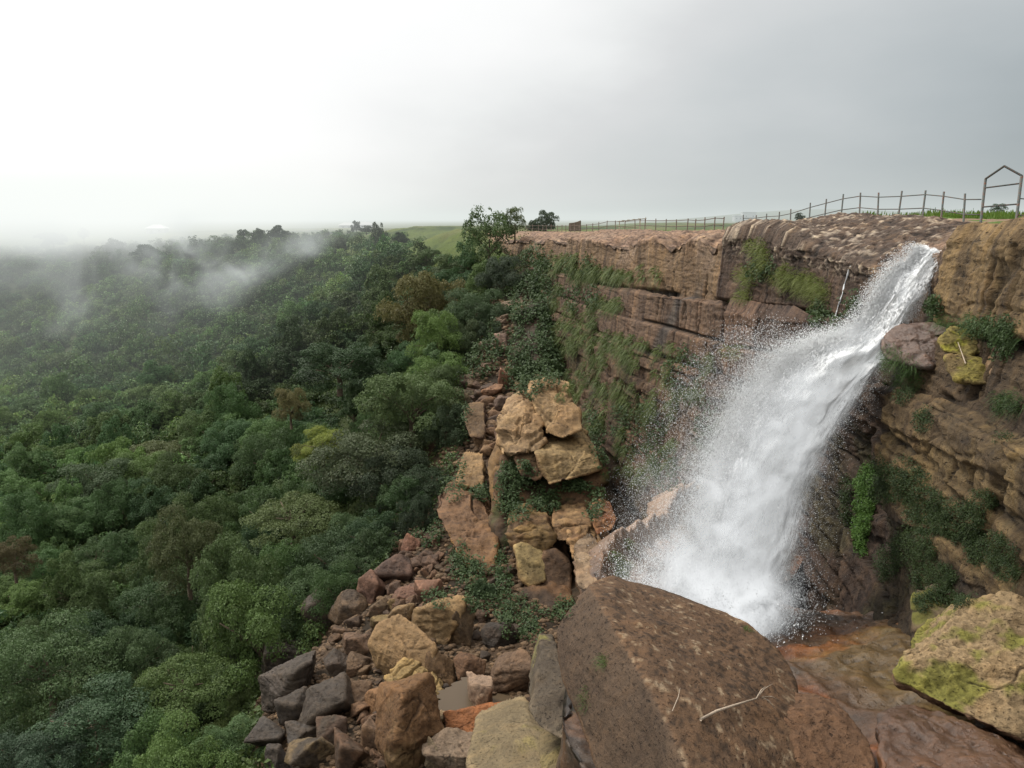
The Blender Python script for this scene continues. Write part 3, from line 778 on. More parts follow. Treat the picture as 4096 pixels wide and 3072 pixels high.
add_rock('rock_block', slab_pts([(490, 470, 61), (500, 440, 63), (512, 445, 61), (514, 480, 58.5), (508, 520, 56), (494, 520, 57)], 5, .9),
         'narrow ochre face running down the left edge of the buttress', 'rock block', sub=5, p=60, amp=.06, strata=.05, blocky=.8, seed=56, colr=(0.200, 0.123, 0.055), col2=(0.248, 0.165, 0.088), mat=M_BLOCK, tilt=(-.8, 0, .6))
add_rock('rock_block', slab_pts([(507, 535, 52), (520, 520, 53), (548, 520, 53), (556, 540, 51.8), (545, 556, 51.2), (515, 552, 51.4)], 4, .9),
         'rough yellowish block just above the pale square edged block', 'rock block', sub=5, p=60, amp=.08, strata=.08, blocky=1, seed=57, colr=(0.192, 0.131, 0.059), col2=(0.128, 0.081, 0.044), mat=M_BLOCK)
add_rock('rock_block', slab_pts([(500, 600, 49), (520, 585, 50), (560, 590, 48.5), (575, 600, 47.5), (560, 650, 45), (510, 650, 46)], 4, .9),
         'dark wet rock mass at the very foot of the buttress', 'rock block', sub=5, p=40, amp=.08, strata=.06, blocky=1, seed=58, colr=(0.060, 0.040, 0.028), col2=(0.120, 0.069, 0.037), mat=M_BLOCK)
conv = lambda a: [(375 + x * .1356, 350 + y * .1356, Y) for x, y, Y in a]
add_rock('rock_block', slab_pts(conv([(450, 1060, 62), (560, 1010, 64), (800, 1130, 60), (880, 1290, 57), (895, 1500, 53.5), (870, 1690, 51), (720, 1640, 51.5), (610, 1500, 53.5), (530, 1340, 56), (445, 1180, 59)]), 6, .9, -1),
         'tall leaning ochre boulder with a crack across its middle, left of the dark cleft', 'rock block', sub=6, p=60, amp=.065, strata=.03, blocky=.8, seed=41, colr=(0.152, 0.088, 0.055), col2=(0.240, 0.142, 0.052), mat=M_BLOCK, top=(0.192, 0.115, 0.066))
add_rock('rock_block', slab_pts(conv([(590, 930, 67), (640, 840, 69), (790, 850, 68), (805, 940, 66), (800, 1030, 64.5), (680, 1010, 64.5), (600, 1000, 65)]), 4, .9),
         'squarish tan boulder above the tall leaning boulder', 'rock block', sub=5, p=60, amp=.06, seed=42, colr=(0.160, 0.104, 0.055), top=(0.304, 0.207, 0.110), mat=M_BLOCK)
add_rock('rock_block', slab_pts(conv([(660, 440, 80), (800, 430, 80), (815, 560, 77), (800, 660, 75), (700, 650, 75), (660, 560, 77)]), 4, .9),
         'purple brown block standing in the rubble chute under the trees', 'rock block', sub=5, p=60, amp=.06, seed=43, colr=(0.104, 0.065, 0.052), top=(0.168, 0.115, 0.066), mat=M_BLOCK)
# overgrown pillar at the far end of the wall
add_rock('rock_pillar', slab_pts([(512, 310, 99), (530, 300, 101), (548, 300, 99), (553, 340, 95), (552, 400, 84), (530, 405, 84), (515, 385, 88)], 7, .9),
         'dark creeper covered rock pillar at the far end of the cliff', 'rock pillar', sub=5, p=18, amp=.06, seed=44, colr=(.07, .055, .04), col2=(.10, .07, .05), mat=M_BLOCK)
# mossy slabs beside the huge boulder
add_rock('boulder', slab_pts([(541, 646, 23.5), (558, 648, 23.5), (575, 694, 21), (583, 731, 19.4), (567, 746, 19), (535, 728, 20), (529, 709, 20.8)], 4, .9, -1.5),
         'tall grey slab spotted with lichen, leaning at the left of the huge boulder', sub=6, p=24, amp=.05, seed=51, colr=(.115, .095, .075), col2=(.16, .135, .105), lichen=((.25, .24, .09), .02), mat=M_NEAR)
add_rock('boulder', slab_pts([(540, 775, 19), (575, 740, 20.6), (592, 738, 20.4), (604, 768, 18.6), (600, 800, 17.5), (550, 800, 18)], 4, .9, -1.5),
         'grey yellow slab at the bottom edge beneath the leaning lichen slab', sub=6, p=20, amp=.04, seed=52, colr=(.20, .165, .10), col2=(.26, .22, .11), mat=M_NEAR)
add_rock('boulder', slab_pts([(463, 768, 25), (470, 738, 27), (510, 718, 28.5), (528, 716, 28), (540, 735, 26), (556, 752, 24.5), (548, 785, 22.5), (480, 795, 23)], 4, .9, -1.5),
         'broad flat grey tan slab at the bottom edge, left of the leaning lichen slab', sub=6, p=22, amp=.03, seed=53, colr=(.21, .165, .11), col2=(.155, .13, .105), top=(.25, .205, .13), mat=M_NEAR, lichen=((.33, .28, .13), -.05))

# ------------------------------------------------------------------ boulders of the rock pile: (px, py, width, height, tilt, colour, second colour, label)
def dg():
    bpy.context.view_layer.update()
    return bpy.context.evaluated_depsgraph_get()
_bm_bvh = None
from mathutils.bvhtree import BVHTree
GBVH = BVHTree.FromPolygons(GV.tolist(), grid_faces(nr, nc)[:, ::-1].tolist())
def ground_hit(px, py):
    d = ray(px, py).normalized()
    h = GBVH.ray_cast(Vector((0, 0, 0)), d)
    return h[0]

def random_hull(seed, n=13, flat=.0):
    r = np.random.default_rng(seed)
    v = r.normal(size=(n, 3)); v /= np.linalg.norm(v, axis=1)[:, None]
    v = v / np.abs(v).max(1)[:, None] * r.uniform(.62, 1.0, (n, 1))
    return v

def pile_rock(px, py, w, h, rot, c1, c2, label, seed, group=None, name='boulder', sub=5, top=None, strata=0.0, cat='boulder', lichen=None, p=40, amp=.068, mat=None):
    hit = ground_hit(px, min(py + h * .42, 800))
    if hit is None: return None
    dep = depth_of(hit); m = dep / F
    W, H = w * m / 2 * 1.24, h * m / 2 * 1.22
    Dp = (W + H) / 2 * 1.0
    cen = ray(px, py) * (dep + Dp * .15)
    v = random_hull(seed)
    v = (v - (v.max(0) + v.min(0)) / 2) / ((v.max(0) - v.min(0)) / 2)
    a = R(rot)
    ex, ez = v[:, 0] * W, v[:, 2] * H * 1.08
    x = ex * math.cos(a) - ez * math.sin(a); z = ex * math.sin(a) + ez * math.cos(a)
    pts = np.stack([cen[0] + x, cen[1] + v[:, 1] * Dp, cen[2] + z], 1)
    return add_rock(name, pts, label, cat, group, sub=sub, p=p, amp=amp, strata=strata, seed=seed, colr=c1, col2=c2, top=top, lichen=lichen, mat=mat or M_ROCK,
                    tilt=(math.sin(a), .1, math.cos(a)))

PILE = [
 (288, 683, 58, 40, 12, DRK, (.085, .07, .062), 'large dark grey oval boulder at the left margin of the rock pile, by the bushes', .04),
 (328, 702, 41, 38, -10, DRK, (.075, .06, .05), 'dark pitted boulder right of the large oval grey one', 0),
 (296, 710, 31, 27, 0, DRK, (.07, .06, .055), 'dark rounded boulder tucked below the large oval grey one', 0),
 (300, 735, 33, 25, 25, DRK, (.085, .075, .07), 'dark grey ridged boulder near the lower left bushes', .03),
 (268, 741, 31, 27, 0, (.075, .065, .058), DRK, 'grey boulder half under bushes at the lower left of the pile', 0),
 (281, 762, 30, 26, 0, (.06, .05, .045), DRK, 'dark boulder cut by the bottom edge beside the lower left bush', 0),
 (312, 755, 40, 32, -35, (.075, .058, .042), (.17, .125, .07), 'angular dark boulder with a yellowish ridge at the bottom edge', 0),
 (352, 754, 31, 36, 10, (.085, .055, .036), (.13, .075, .045), 'upright brown boulder at the bottom edge, left of the big split block', 0),
 (331, 733, 27, 27, 0, (.09, .06, .045), DRK, 'brown boulder between the dark pitted one and the bottom edge', 0),
 (372, 734, 23, 35, 8, (.15, .10, .07), (.19, .125, .08), 'narrow light brown boulder touching the left of the big split block', 0),
 (410, 730, 61, 70, -4, (.15, .085, .042), (.20, .135, .07), 'big tan brown block with a dark split face at the bottom of the pile', 0),
 (362, 711, 21, 15, 5, (.15, .09, .055), BRN, 'small flat brown rock above the narrow light brown boulder', 0),
 (386, 698, 36, 23, -8, (.20, .115, .06), (.14, .085, .05), 'orange brown slab lying behind the big split block', .03),
 (360, 696, 20, 21, 0, (.14, .095, .065), BRN, 'small brown boulder left of the orange brown slab', 0),
 (417, 685, 50, 30, -28, (.27, .195, .09), (.20, .14, .07), 'yellow tan boulder with bold slanting layers in mid pile', .16),
 (406, 652, 62, 50, 14, (.23, .155, .085), (.27, .185, .10), 'largest tan boulder in the middle of the rock pile', 0),
 (441, 671, 25, 32, 0, (.14, .09, .05), BRN, 'brown boulder leaning behind the right side of the largest tan boulder', 0),
 (478, 693, 28, 38, -24, (.26, .19, .145), (.30, .225, .17), 'pale pinkish slab standing on edge in the muddy pool', 0),
 (482, 722, 64, 27, 18, (.25, .105, .045), (.17, .08, .04), 'rusty orange slab tilted at the edge of the muddy pool', .03),
 (447, 720, 12, 14, 0, (.27, .21, .14), TAN, 'small pale rock between the big split block and the rusty slab', .1),
 (437, 619, 42, 44, -10, (.25, .175, .095), (.17, .115, .065), 'large craggy tan boulder at the back of the pile', .05),
 (404, 617, 27, 23, 20, (.20, .14, .08), BRN, 'smooth tan rock leaning on the craggy tan boulder', 0),
 (461, 630, 22, 33, -20, (.11, .078, .05), (.15, .105, .065), 'dark triangular slab right of the craggy tan boulder', 0),
 (383, 626, 24, 19, 0, (.21, .155, .075), (.15, .105, .06), 'yellowish boulder above the largest tan boulder', .06),
 (356, 646, 26, 23, -8, (.13, .085, .06), BRN, 'rounded brown boulder left of the largest tan boulder', 0),
 (369, 642, 17, 16, 0, (.13, .09, .065), BRN, 'small brown boulder leaning on the rounded brown boulder', 0),
 (356, 665, 24, 17, 10, (.11, .075, .05), BRN, 'flat brown boulder under the rounded brown boulder', 0),
 (342, 668, 32, 20, -30, (.075, .055, .042), DRK, 'dark slanting slab left of the flat brown boulder', .03),
 (379, 610, 17, 16, 0, (.14, .10, .065), BRN, 'small round brown boulder above the yellowish boulder', 0),
 (393, 606, 10, 11, 0, (.19, .135, .07), TAN, 'tiny tan stone beside the smooth tan rock', 0),
 (370, 588, 27, 31, 8, (.155, .092, .07), (.125, .075, .058), 'reddish triangular boulder against the trees at the top left of the pile', 0),
 (396, 573, 30, 24, 25, (.09, .06, .05), (.125, .08, .065), 'dark slanted boulder right of the reddish triangular boulder', 0),
 (429, 593, 26, 21, 0, (.19, .11, .08), (.16, .095, .07), 'reddish squared boulder behind the craggy tan boulder', 0),
 (406, 596, 28, 14, 15, (.14, .08, .06), RED, 'low reddish slab between the squared and triangular boulders', 0),
 (411, 546, 15, 19, -12, (.19, .10, .07), RED, 'upright reddish block at the very top of the rock pile', 0),
 (350, 607, 40, 24, -6, (.085, .062, .045), (.14, .095, .06), 'dark brown boulder under the tree edge at the left of the pile', 0),
 (316, 617, 30, 36, 30, DRK, (.085, .07, .06), 'dark grey leaning slab under the trees', .04),
 (291, 650, 48, 34, 22, (.065, .057, .05), (.09, .075, .06), 'wide dark grey slab among bushes above the large oval boulder', .03),
 (455, 752, 48, 26, 14, (.19, .145, .11), GRY, 'grey pink slab at the bottom edge left of the broad flat slab', .03),
 (433, 757, 16, 25, -15, (.15, .12, .08), GRY, 'small upright grey rock at the bottom edge beside the split block', 0),
 (468, 669, 27, 21, -15, (.13, .075, .045), BRN, 'brown boulder half sunk at the back of the muddy pool', 0),
 (512, 672, 32, 46, -20, (.12, .08, .055), (.155, .10, .065), 'brown bedrock hump right of the muddy pool', .06),
 (500, 636, 30, 22, 10, (.05, .04, .033), (.075, .055, .042), 'dark rock in the shadow under the buttress', 0),
 (468.6, 382.5, 29, 14, -4, (.11, .08, .055), (.16, .115, .075), 'flat dark slab by the trees near the top of the rubble chute', .08),
 (504.5, 378, 11, 17, 5, (.19, .105, .075), RED, 'upright reddish stone in the upper rubble chute', 0),
 (542.5, 380, 16, 9, -12, (.22, .155, .11), GRY, 'grey tan stone lying on top of the buttress by the creepers', .05),
 (492, 392, 19, 13, 0, (.25, .145, .09), (.20, .115, .075), 'orange tan stone in the middle of the rubble chute', .05),
 (464.5, 397.5, 18, 15, 0, (.10, .082, .05), (.15, .12, .07), 'mossy flat topped boulder at the left of the rubble chute', 0),
 (503, 406, 15, 15, 0, (.13, .092, .075), PUR, 'round dull brown boulder low in the rubble chute', 0),
 (512, 306, 20, 10, 18, (.22, .17, .13), (.30, .235, .17), 'flat pale slab jutting out below the far trees', .08),
 (522, 309, 13, 6, 14, (.37, .29, .20), TANL, 'small cream slab right of the flat pale slab', .05),
 (529, 317, 15, 7, 18, (.36, .28, .19), TANL, 'cream coloured flat slab beneath the other pale slabs', .08),
 (537, 320, 9, 6, 0, (.27, .19, .14), GRY, 'small pinkish slab beside the creeper columns', .0),
 (506, 345, 26, 8, -58, (.23, .165, .14), (.28, .20, .165), 'long pinkish rock beam tilted down the chute', 0),
]
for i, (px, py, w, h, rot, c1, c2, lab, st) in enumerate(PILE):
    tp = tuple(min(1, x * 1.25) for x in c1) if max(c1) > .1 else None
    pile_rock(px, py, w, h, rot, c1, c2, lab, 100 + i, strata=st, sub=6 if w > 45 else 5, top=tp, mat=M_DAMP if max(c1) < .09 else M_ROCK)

# loose gravel and broken stone on the gully floor: nobody could count it
rgv = np.random.default_rng(77)
gpx = rgv.uniform(255, 560, 16000); gpy = rgv.uniform(300, 775, 16000)
gok = gpx > np.interp(gpy, BX[:, 0], BX[:, 1]) - 12
gV, gF, gC, gb = [], [], [], 0
D2, F2 = ico(2)
for x, y in zip(gpx[gok], gpy[gok]):
    h = ground_hit(x, y)
    if h is None or h.y > 125: continue
    sd_, _ = rim_dist(np.array([h.x]), np.array([h.y]))
    if sd_[0] > -1: continue
    sz = (depth_of(h) / F) * rgv.uniform(1.2, 3.2) * (1 + rgv.random() ** 4)
    q = rgv.normal(size=3); q /= np.linalg.norm(q)
    v = D2 * (1 + .28 * np.sign(D2 @ q)[:, None] * np.abs(D2 @ q)[:, None]) * np.array([1, rgv.uniform(.6, 1), rgv.uniform(.45, .8)])
    m_ = np.clip(np.abs(v @ rgv.normal(size=(3, 5))), 0, .8).max(1)
    v = v * (1.15 - .4 * m_)[:, None] * sz
    gV.append(v + np.array([h.x, h.y, h.z + sz * .2])); gF.append(F2 + gb); gb += len(D2)
    k_ = rgv.random(); t_ = rgv.uniform(.6, 1.3)
    gC.append(np.tile((np.array([.085, .06, .042]) * (1 - k_) + np.array([.18, .125, .08]) * k_) * t_, (len(D2), 1)))
tag(link('gravel', mesh_np('gravel', np.concatenate(gV), np.concatenate(gF), np.concatenate(gC), False, M_ROCK)), 'loose gravel and broken stone covering the gully floor', None, None, 'stuff')
# small rubble between the boulders
def rubble_run(zone, n, smin, smax, cols, label, group, seed):
    r = np.random.default_rng(seed)
    for k in range(n):
        px, py = zone(r)
        s = r.uniform(smin, smax)
        c = cols[r.integers(len(cols))]
        pile_rock(px, py, s, s * r.uniform(.55, .9), r.uniform(-25, 25), c, tuple(x * .75 for x in c), label, int(seed * 50 + k), group, name='rubble_stone', sub=4, cat='stone')
def z_chute(r):
    t = r.uniform(0, 1); return (478 + 24 * t - 18 * (1 - t) * 0 + r.uniform(-16, 13), 385 + 75 * t)
def z_top(r):
    return (r.uniform(385, 440), r.uniform(535, 610))
def z_mid(r):
    return (r.uniform(335, 430), r.uniform(615, 715))
def z_low(r):
    return (r.uniform(335, 400), r.uniform(700, 765))
def z_pool(r):
    return (r.uniform(440, 530), r.uniform(640, 735))
rubble_run(z_chute, 66, 6, 14, [(.20, .125, .08), (.14, .095, .075), (.24, .16, .10), (.10, .07, .055)], 'small broken stone in the rubble chute between the trees and the buttress', 'rubble in the chute', 61)
rubble_run(z_top, 52, 6, 15, [(.145, .092, .064), (.11, .072, .054), (.17, .105, .072)], 'small reddish stone in the rubble behind the craggy tan boulder', 'rubble at the top of the pile', 62)
rubble_run(z_mid, 50, 6, 14, [(.12, .08, .055), (.085, .06, .045), (.16, .11, .07)], 'small brown stone wedged between the boulders of mid pile', 'rubble in mid pile', 63)
rubble_run(z_low, 34, 7, 15, [(.14, .085, .055), (.18, .12, .08), (.085, .06, .045)], 'small brown stone among the lowest boulders of the pile', 'rubble low in the pile', 64)
def z_head(r):
    t = r.uniform(0, 1); return (505 - 22 * t + r.uniform(-9, 9), 305 + 75 * t)
def z_wash(r):
    return (r.uniform(400, 520), r.uniform(560, 650))
rubble_run(z_head, 34, 4, 10, [(.15, .11, .08), (.10, .075, .055), (.20, .145, .11)], 'small stone in the steep head of the rubble chute below the far trees', 'rubble in the chute head', 66)
rubble_run(z_wash, 34, 5, 13, [(.10, .065, .045), (.07, .05, .038), (.14, .09, .06)], 'small dark stone on the earth below the buttress', 'rubble below the buttress', 67)
rubble_run(z_pool, 28, 6, 13, [(.12, .08, .055), (.17, .11, .07), (.07, .055, .045)], 'small wet stone around the muddy pool', 'stones around the muddy pool', 65)
# ------------------------------------------------------------------ foliage
def rand_unit(n, r):
    v = r.normal(size=(n, 3)); return v / np.linalg.norm(v, axis=1)[:, None]

def leaf_quads(Pn, Nn, size, r, fold=.25, aspect=.62):
    """one leaf shaped quad per point, facing about Nn"""
    n = len(Pn)
    t = np.cross(Nn, rand_unit(n, r)); t /= np.linalg.norm(t, axis=1)[:, None] + 1e-9
    b = np.cross(Nn, t)
    s = size[:, None] if hasattr(size, '__len__') else size
    V = np.stack([Pn - t * s * .5, Pn + b * s * .5 * aspect + Nn * s * fold * .3, Pn + t * s * .5 - Nn * s * fold * .3, Pn - b * s * .5 * aspect + Nn * s * fold * .3], 1)
    return V.reshape(-1, 3), np.arange(n * 4).reshape(n, 4)

def crown_arrays(seed, n, leaf, wide=1.0, tall=1.0, lobes=14, gaps=.12, base=.06):
    """a crown about 2 units wide standing on z = 0"""
    r = np.random.default_rng(seed)
    cs, rs = [], []
    for k in range(int(lobes * 1.8)):
        a = r.uniform(0, 6.283); h = r.uniform(-.75, 1.0); q = math.sqrt(max(0.04, 1 - (h * .9) ** 2)) * r.uniform(.45, .95) ** .8
        cs.append((math.cos(a) * q, math.sin(a) * q, h * .74 + r.uniform(-.1, .12))); rs.append(r.uniform(.15, .34) * (1 - .2 * abs(h)))
    cs += [(0, 0, -.05), (.12, -.1, .4), (-.15, .1, .1)]; rs += [.50, .36, .42]
    cs = np.array(cs); rs = np.array(rs)
    pr_ = rs ** 2 / (rs ** 2).sum()
    k = r.choice(len(cs), int(n * 1.9), p=pr_)
    d = rand_unit(len(k), r); d[:, 2] = np.where(d[:, 2] < -.35, -d[:, 2] * .8, d[:, 2]); d /= np.linalg.norm(d, axis=1)[:, None]
    bump = 1 + .42 * fbm(d * 2.3 + k[:, None] * 3.7, 3, seed)
    rad_ = rs[k] * bump * (1.06 - .38 * r.random(len(k)) ** 1.5)
    p = cs[k] + d * rad_[:, None]
    ins = np.zeros(len(k), bool)
    for j in range(len(cs)):
        ins |= (((p - cs[j]) ** 2).sum(1) < (rs[j] * .72) ** 2)
    keep = ~ins
    g = fbm(p * 3.4 + 20, 3, seed + 2)
    keep &= g > (-.5 + gaps)
    p, d, k = p[keep][:n], d[keep][:n], k[keep][:n]
    p = p * np.array([wide, wide, tall])
    p[:, 2] += .60 * tall + base
    nrm = d * .75 + rand_unit(len(p), r) * .65 + np.array([0, 0, .35]); nrm /= np.linalg.norm(nrm, axis=1)[:, None]
    size = leaf * r.uniform(.55, 1.6, len(p))
    V, Fc = leaf_quads(p, nrm, size, r)
    tone = .62 + .7 * r.random(len(cs))
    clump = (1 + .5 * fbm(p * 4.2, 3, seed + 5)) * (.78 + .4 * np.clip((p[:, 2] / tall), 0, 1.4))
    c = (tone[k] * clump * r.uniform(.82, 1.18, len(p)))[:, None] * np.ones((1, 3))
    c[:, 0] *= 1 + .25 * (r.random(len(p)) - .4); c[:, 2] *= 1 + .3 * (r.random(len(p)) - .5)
    return V, Fc, np.repeat(c, 4, 0)

def trunk_mesh(seed, tall=1.0):
    r = np.random.default_rng(seed)
    tubes = []
    base = [(0, 0, -.35), (.02, .01, .1), (r.uniform(-.05, .05), r.uniform(-.05, .05), .45 * tall), (r.uniform(-.08, .08), r.uniform(-.08, .08), .9 * tall)]
    tubes.append((base, [.075, .06, .045, .02], 7))
    for k in range(7):
        a = r.uniform(0, 6.28); s = Vector(base[2]) * r.uniform(.55, 1.1); q = r.uniform(.4, .75)
        e = Vector((math.cos(a) * q, math.sin(a) * q, r.uniform(.55, 1.15) * tall))
        m = (s + e) / 2 + Vector((r.uniform(-.06, .06), r.uniform(-.06, .06), .06))
        tubes.append(([s, m, e], [.032, .022, .008], 5))
    return tube_mesh('trunk', tubes, M_BARK)

CROWNS, TRUNKS, BIGCROWNS, LOW = [], [], [], []
for k in range(8):
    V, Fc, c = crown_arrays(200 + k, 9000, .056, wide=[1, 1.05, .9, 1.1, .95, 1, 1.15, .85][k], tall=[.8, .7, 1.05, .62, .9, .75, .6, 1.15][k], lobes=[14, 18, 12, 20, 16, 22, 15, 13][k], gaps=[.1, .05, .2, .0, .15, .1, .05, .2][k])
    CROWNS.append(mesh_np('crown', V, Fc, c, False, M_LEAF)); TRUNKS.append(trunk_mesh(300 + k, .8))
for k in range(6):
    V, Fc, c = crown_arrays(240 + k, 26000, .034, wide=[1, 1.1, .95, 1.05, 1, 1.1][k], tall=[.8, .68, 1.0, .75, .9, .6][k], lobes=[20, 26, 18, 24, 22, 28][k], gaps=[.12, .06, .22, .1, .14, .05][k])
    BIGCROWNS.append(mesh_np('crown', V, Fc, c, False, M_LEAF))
for k in range(8):
    LOW.append(crown_arrays(260 + k, 760, .125, wide=1, tall=[.75, .9, .65, .8, 1, .7, .85, .6][k], lobes=10, gaps=.0))
AIRY = []
for k in range(2):
    V, Fc, c = crown_arrays(280 + k, 6500, .06, wide=1.0, tall=1.0, lobes=24, gaps=.18, base=.15)
    AIRY.append(mesh_np('crown', V, Fc, c, False, M_LEAF))

TINTS = {'dark green': (.048, .092, .026), 'mid green': (.075, .130, .034), 'grey green': (.078, .122, .044), 'yellow green': (.100, .150, .034), 'olive': (.085, .118, .034), 'bluish green': (.048, .098, .036)}

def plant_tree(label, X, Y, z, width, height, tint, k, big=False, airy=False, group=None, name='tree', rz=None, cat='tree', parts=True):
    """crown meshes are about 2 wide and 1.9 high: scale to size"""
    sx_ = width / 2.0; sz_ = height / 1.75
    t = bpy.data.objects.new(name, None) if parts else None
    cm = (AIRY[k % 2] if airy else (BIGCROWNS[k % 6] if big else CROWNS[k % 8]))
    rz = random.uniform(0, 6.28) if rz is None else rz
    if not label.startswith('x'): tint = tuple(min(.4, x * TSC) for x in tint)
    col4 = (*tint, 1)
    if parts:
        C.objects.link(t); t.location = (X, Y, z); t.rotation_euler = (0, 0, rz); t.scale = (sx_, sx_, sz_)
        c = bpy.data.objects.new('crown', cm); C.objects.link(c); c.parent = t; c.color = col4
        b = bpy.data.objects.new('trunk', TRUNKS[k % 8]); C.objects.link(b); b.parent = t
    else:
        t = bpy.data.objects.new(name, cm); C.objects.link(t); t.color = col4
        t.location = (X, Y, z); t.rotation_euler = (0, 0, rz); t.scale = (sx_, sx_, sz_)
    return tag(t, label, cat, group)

TSC = 1.2
TREES = []          # X, Y, crown width: to keep others from standing in them
def special(px, py, w, h, Y, tint, label, k=0, big=False, airy=False, name='tree', cat='tree', drop=0.12):
    """crown centre at px, py; w, h in photo pixels"""
    p = P(px, py, Y); m = depth_of(p) / F
    rimt = py < 246 and px < 450 or Y > 140
    w *= 1.1 if rimt else (1.22 if py < 470 else 1.0); hh = h * m / (.58 if rimt else .80)
    zb = p.z - hh * (.62 if rimt else .55)
    plant_tree(label, p.x, p.y, zb, w * m, hh, tint, k, big, airy, None, name, None, cat)
    TREES.append((p.x, p.y, w * m))
special(425, 288, 68, 84, 120, (.128, .118, .044), 'golden brown tree standing out of the green forest below the plateau', 0, True)
special(489, 231, 42, 46, 121, (.075, .115, .04), 'tall tree with open crown against the sky where the cliff begins', 0, airy=True)
special(515, 219, 20, 24, 123, (.10, .13, .055), 'small open tree leaning beside the tall skyline tree', 1, airy=True)
special(338, 354, 72, 46, 104, (.030, .058, .020), 'dark glossy dome shaped tree in mid forest', 3, True)
special(434, 330, 46, 50, 100, (.105, .165, .040), 'bright fresh green tree below the golden brown tree', 2, True)
special(478, 296, 52, 58, 108, (.062, .096, .042), 'grey green spreading tree by the top of the rubble chute', 1, True)
special(455, 262, 40, 36, 135, (.07, .10, .04), 'bushy tree between the golden brown tree and the skyline tree', 3, True)
special(462, 335, 38, 40, 101, (.06, .085, .035), 'dark olive tree at the left of the upper rubble chute', 4, True)
special(490, 338, 26, 30, 101, (.040, .06, .03), 'dark narrow tree in the head of the rubble chute', 2, True)
special(440, 372, 40, 44, 90, (.075, .11, .04), 'mid green tree just left of the flat dark slab in the chute', 0, True)
special(492, 312, 34, 36, 104, (.045, .072, .030), 'dark tree leaning over the flat pale slabs at the chute head', 3, True)
special(452, 425, 40, 52, 80, (.038, .058, .026), 'dark tree hanging over the purple brown block in the chute', 2, True)
special(432, 468, 50, 50, 73, (.034, .054, .024), 'dark shaded tree at the left bank of the chute above the squarish tan boulder', 5, True)
special(418, 505, 40, 40, 66, (.030, .048, .022), 'dark low tree beside the tall leaning ochre boulder', 0, True)
special(503, 272, 40, 40, 112, (.055, .075, .045), 'dark grey green tree under the skyline tree at the cliff end', 2, True)
special(411, 385, 78, 74, 84, (.088, .128, .045), 'broad light green tree at the forest edge beside the rubble', 0, True)
special(372, 436, 92, 80, 80, (.070, .088, .042), 'large grey olive tree with bare twigs leaning over the rubble', 1, True)
special(322, 436, 44, 34, 84, (.17, .20, .035), 'yellow green leafed tree with a dark curving branch', 3, True)
special(290, 400, 30, 32, 96, (.125, .112, .042), 'small orange brown topped tree in mid forest', 2, True)
special(240, 585, 100, 120, 60, (.070, .105, .036), 'big bushy tree in front at the lower middle of the forest', 2, True)
special(340, 545, 92, 84, 63, (.050, .080, .034), 'dark bushy tree overhanging the top left of the rock pile', 1, True)
special(290, 500, 88, 62, 74, (.090, .118, .040), 'pale olive tree above the dark tree at the rock pile', 5, True)
special(185, 535, 70, 74, 70, (.075, .088, .034), 'rounded olive tree left of the big bushy front tree', 4, True)
special(12, 548, 44, 40, 78, (.095, .078, .036), 'rusty brown tree at the left edge of the photo', 3, True)
special(45, 640, 118, 96, 53, (.070, .112, .042), 'wide pale green tree at the lower left edge', 1, True)
special(140, 640, 70, 66, 55, (.062, .098, .038), 'mid green tree between the wide pale one and the big bushy front tree', 0, True)
special(182, 668, 92, 70, 49, (.080, .120, .034), 'dome of yellowish foliage low in the forest, bottom middle', 5, True)
special(95, 705, 120, 70, 46, (.045, .082, .036), 'blue green tree at the bottom left corner', 3, True)
special(24, 745, 90, 60, 42, (.040, .068, .036), 'dark blue green tree in the bottom left corner', 0, True)
special(170, 440, 60, 46, 120, (.095, .112, .045), 'flat topped light olive tree in the middle of the forest', 5, True)
special(100, 470, 76, 50, 108, (.062, .092, .042), 'grey green spreading tree in the left middle of the forest', 3, True)
special(395, 470, 80, 66, 76, (.036, .052, .026), 'dark shaded tree at the forest edge above the leaning ochre boulder', 4, True)
special(400, 520, 60, 50, 68, (.030, .046, .022), 'dark low tree in the hollow left of the leaning ochre boulder', 5, True)
# trees on the rim, against meadow and sky
special(275, 224, 15, 13, 290, (.040, .060, .030), 'lone dome shaped tree on the plateau skyline', 3)
special(243, 229, 12, 10, 286, (.045, .065, .032), 'low dark bush left of the lone skyline dome tree', 1)
special(258, 229, 13, 10, 284, (.042, .062, .030), 'dark bush touching the left of the lone skyline dome tree', 5)
special(289, 230, 14, 9, 290, (.050, .068, .035), 'low bush touching the right of the lone skyline dome tree', 3)
special(356, 223, 9, 10, 260, (.055, .070, .045), 'small hazy tree on the plateau near the far houses', 0)
special(366, 225, 12, 7, 255, (.05, .065, .04), 'low hazy bush right of the small tree near the far houses', 3)
special(378, 233, 17, 20, 215, (.050, .066, .034), 'dark round tree at the forest rim, left of a darker bush', 2)
special(401, 231, 15, 14, 200, (.024, .040, .018), 'very dark round bush standing out on the meadow rim', 3)
special(342, 241, 18, 16, 225, (.06, .075, .04), 'misty round tree at the forest rim below the far houses', 0)
special(52, 232, 26, 13, 360, (.05, .07, .045), 'large bush fading into the mist at the far left', 1)
special(83, 230, 11, 10, 365, (.05, .07, .045), 'small round bush fading into the mist at the far left', 0)
special(112, 240, 26, 17, 330, (.045, .068, .04), 'dark tree clump at the misty forest edge on the left', 5)
special(150, 243, 30, 18, 300, (.042, .066, .038), 'wide dark tree at the misty forest edge, right of the clump', 3)
special(546, 215, 22, 20, 150, (.045, .070, .030), 'bushy tree behind the far end of the railing', 0)
special(533, 219, 12, 12, 150, (.05, .07, .035), 'low bush beside the bushy tree behind the railing', 3)
special(800, 212, 8, 8, 170, (.040, .060, .030), 'round bush on the grass behind the railing over the dark outcrop', 3)
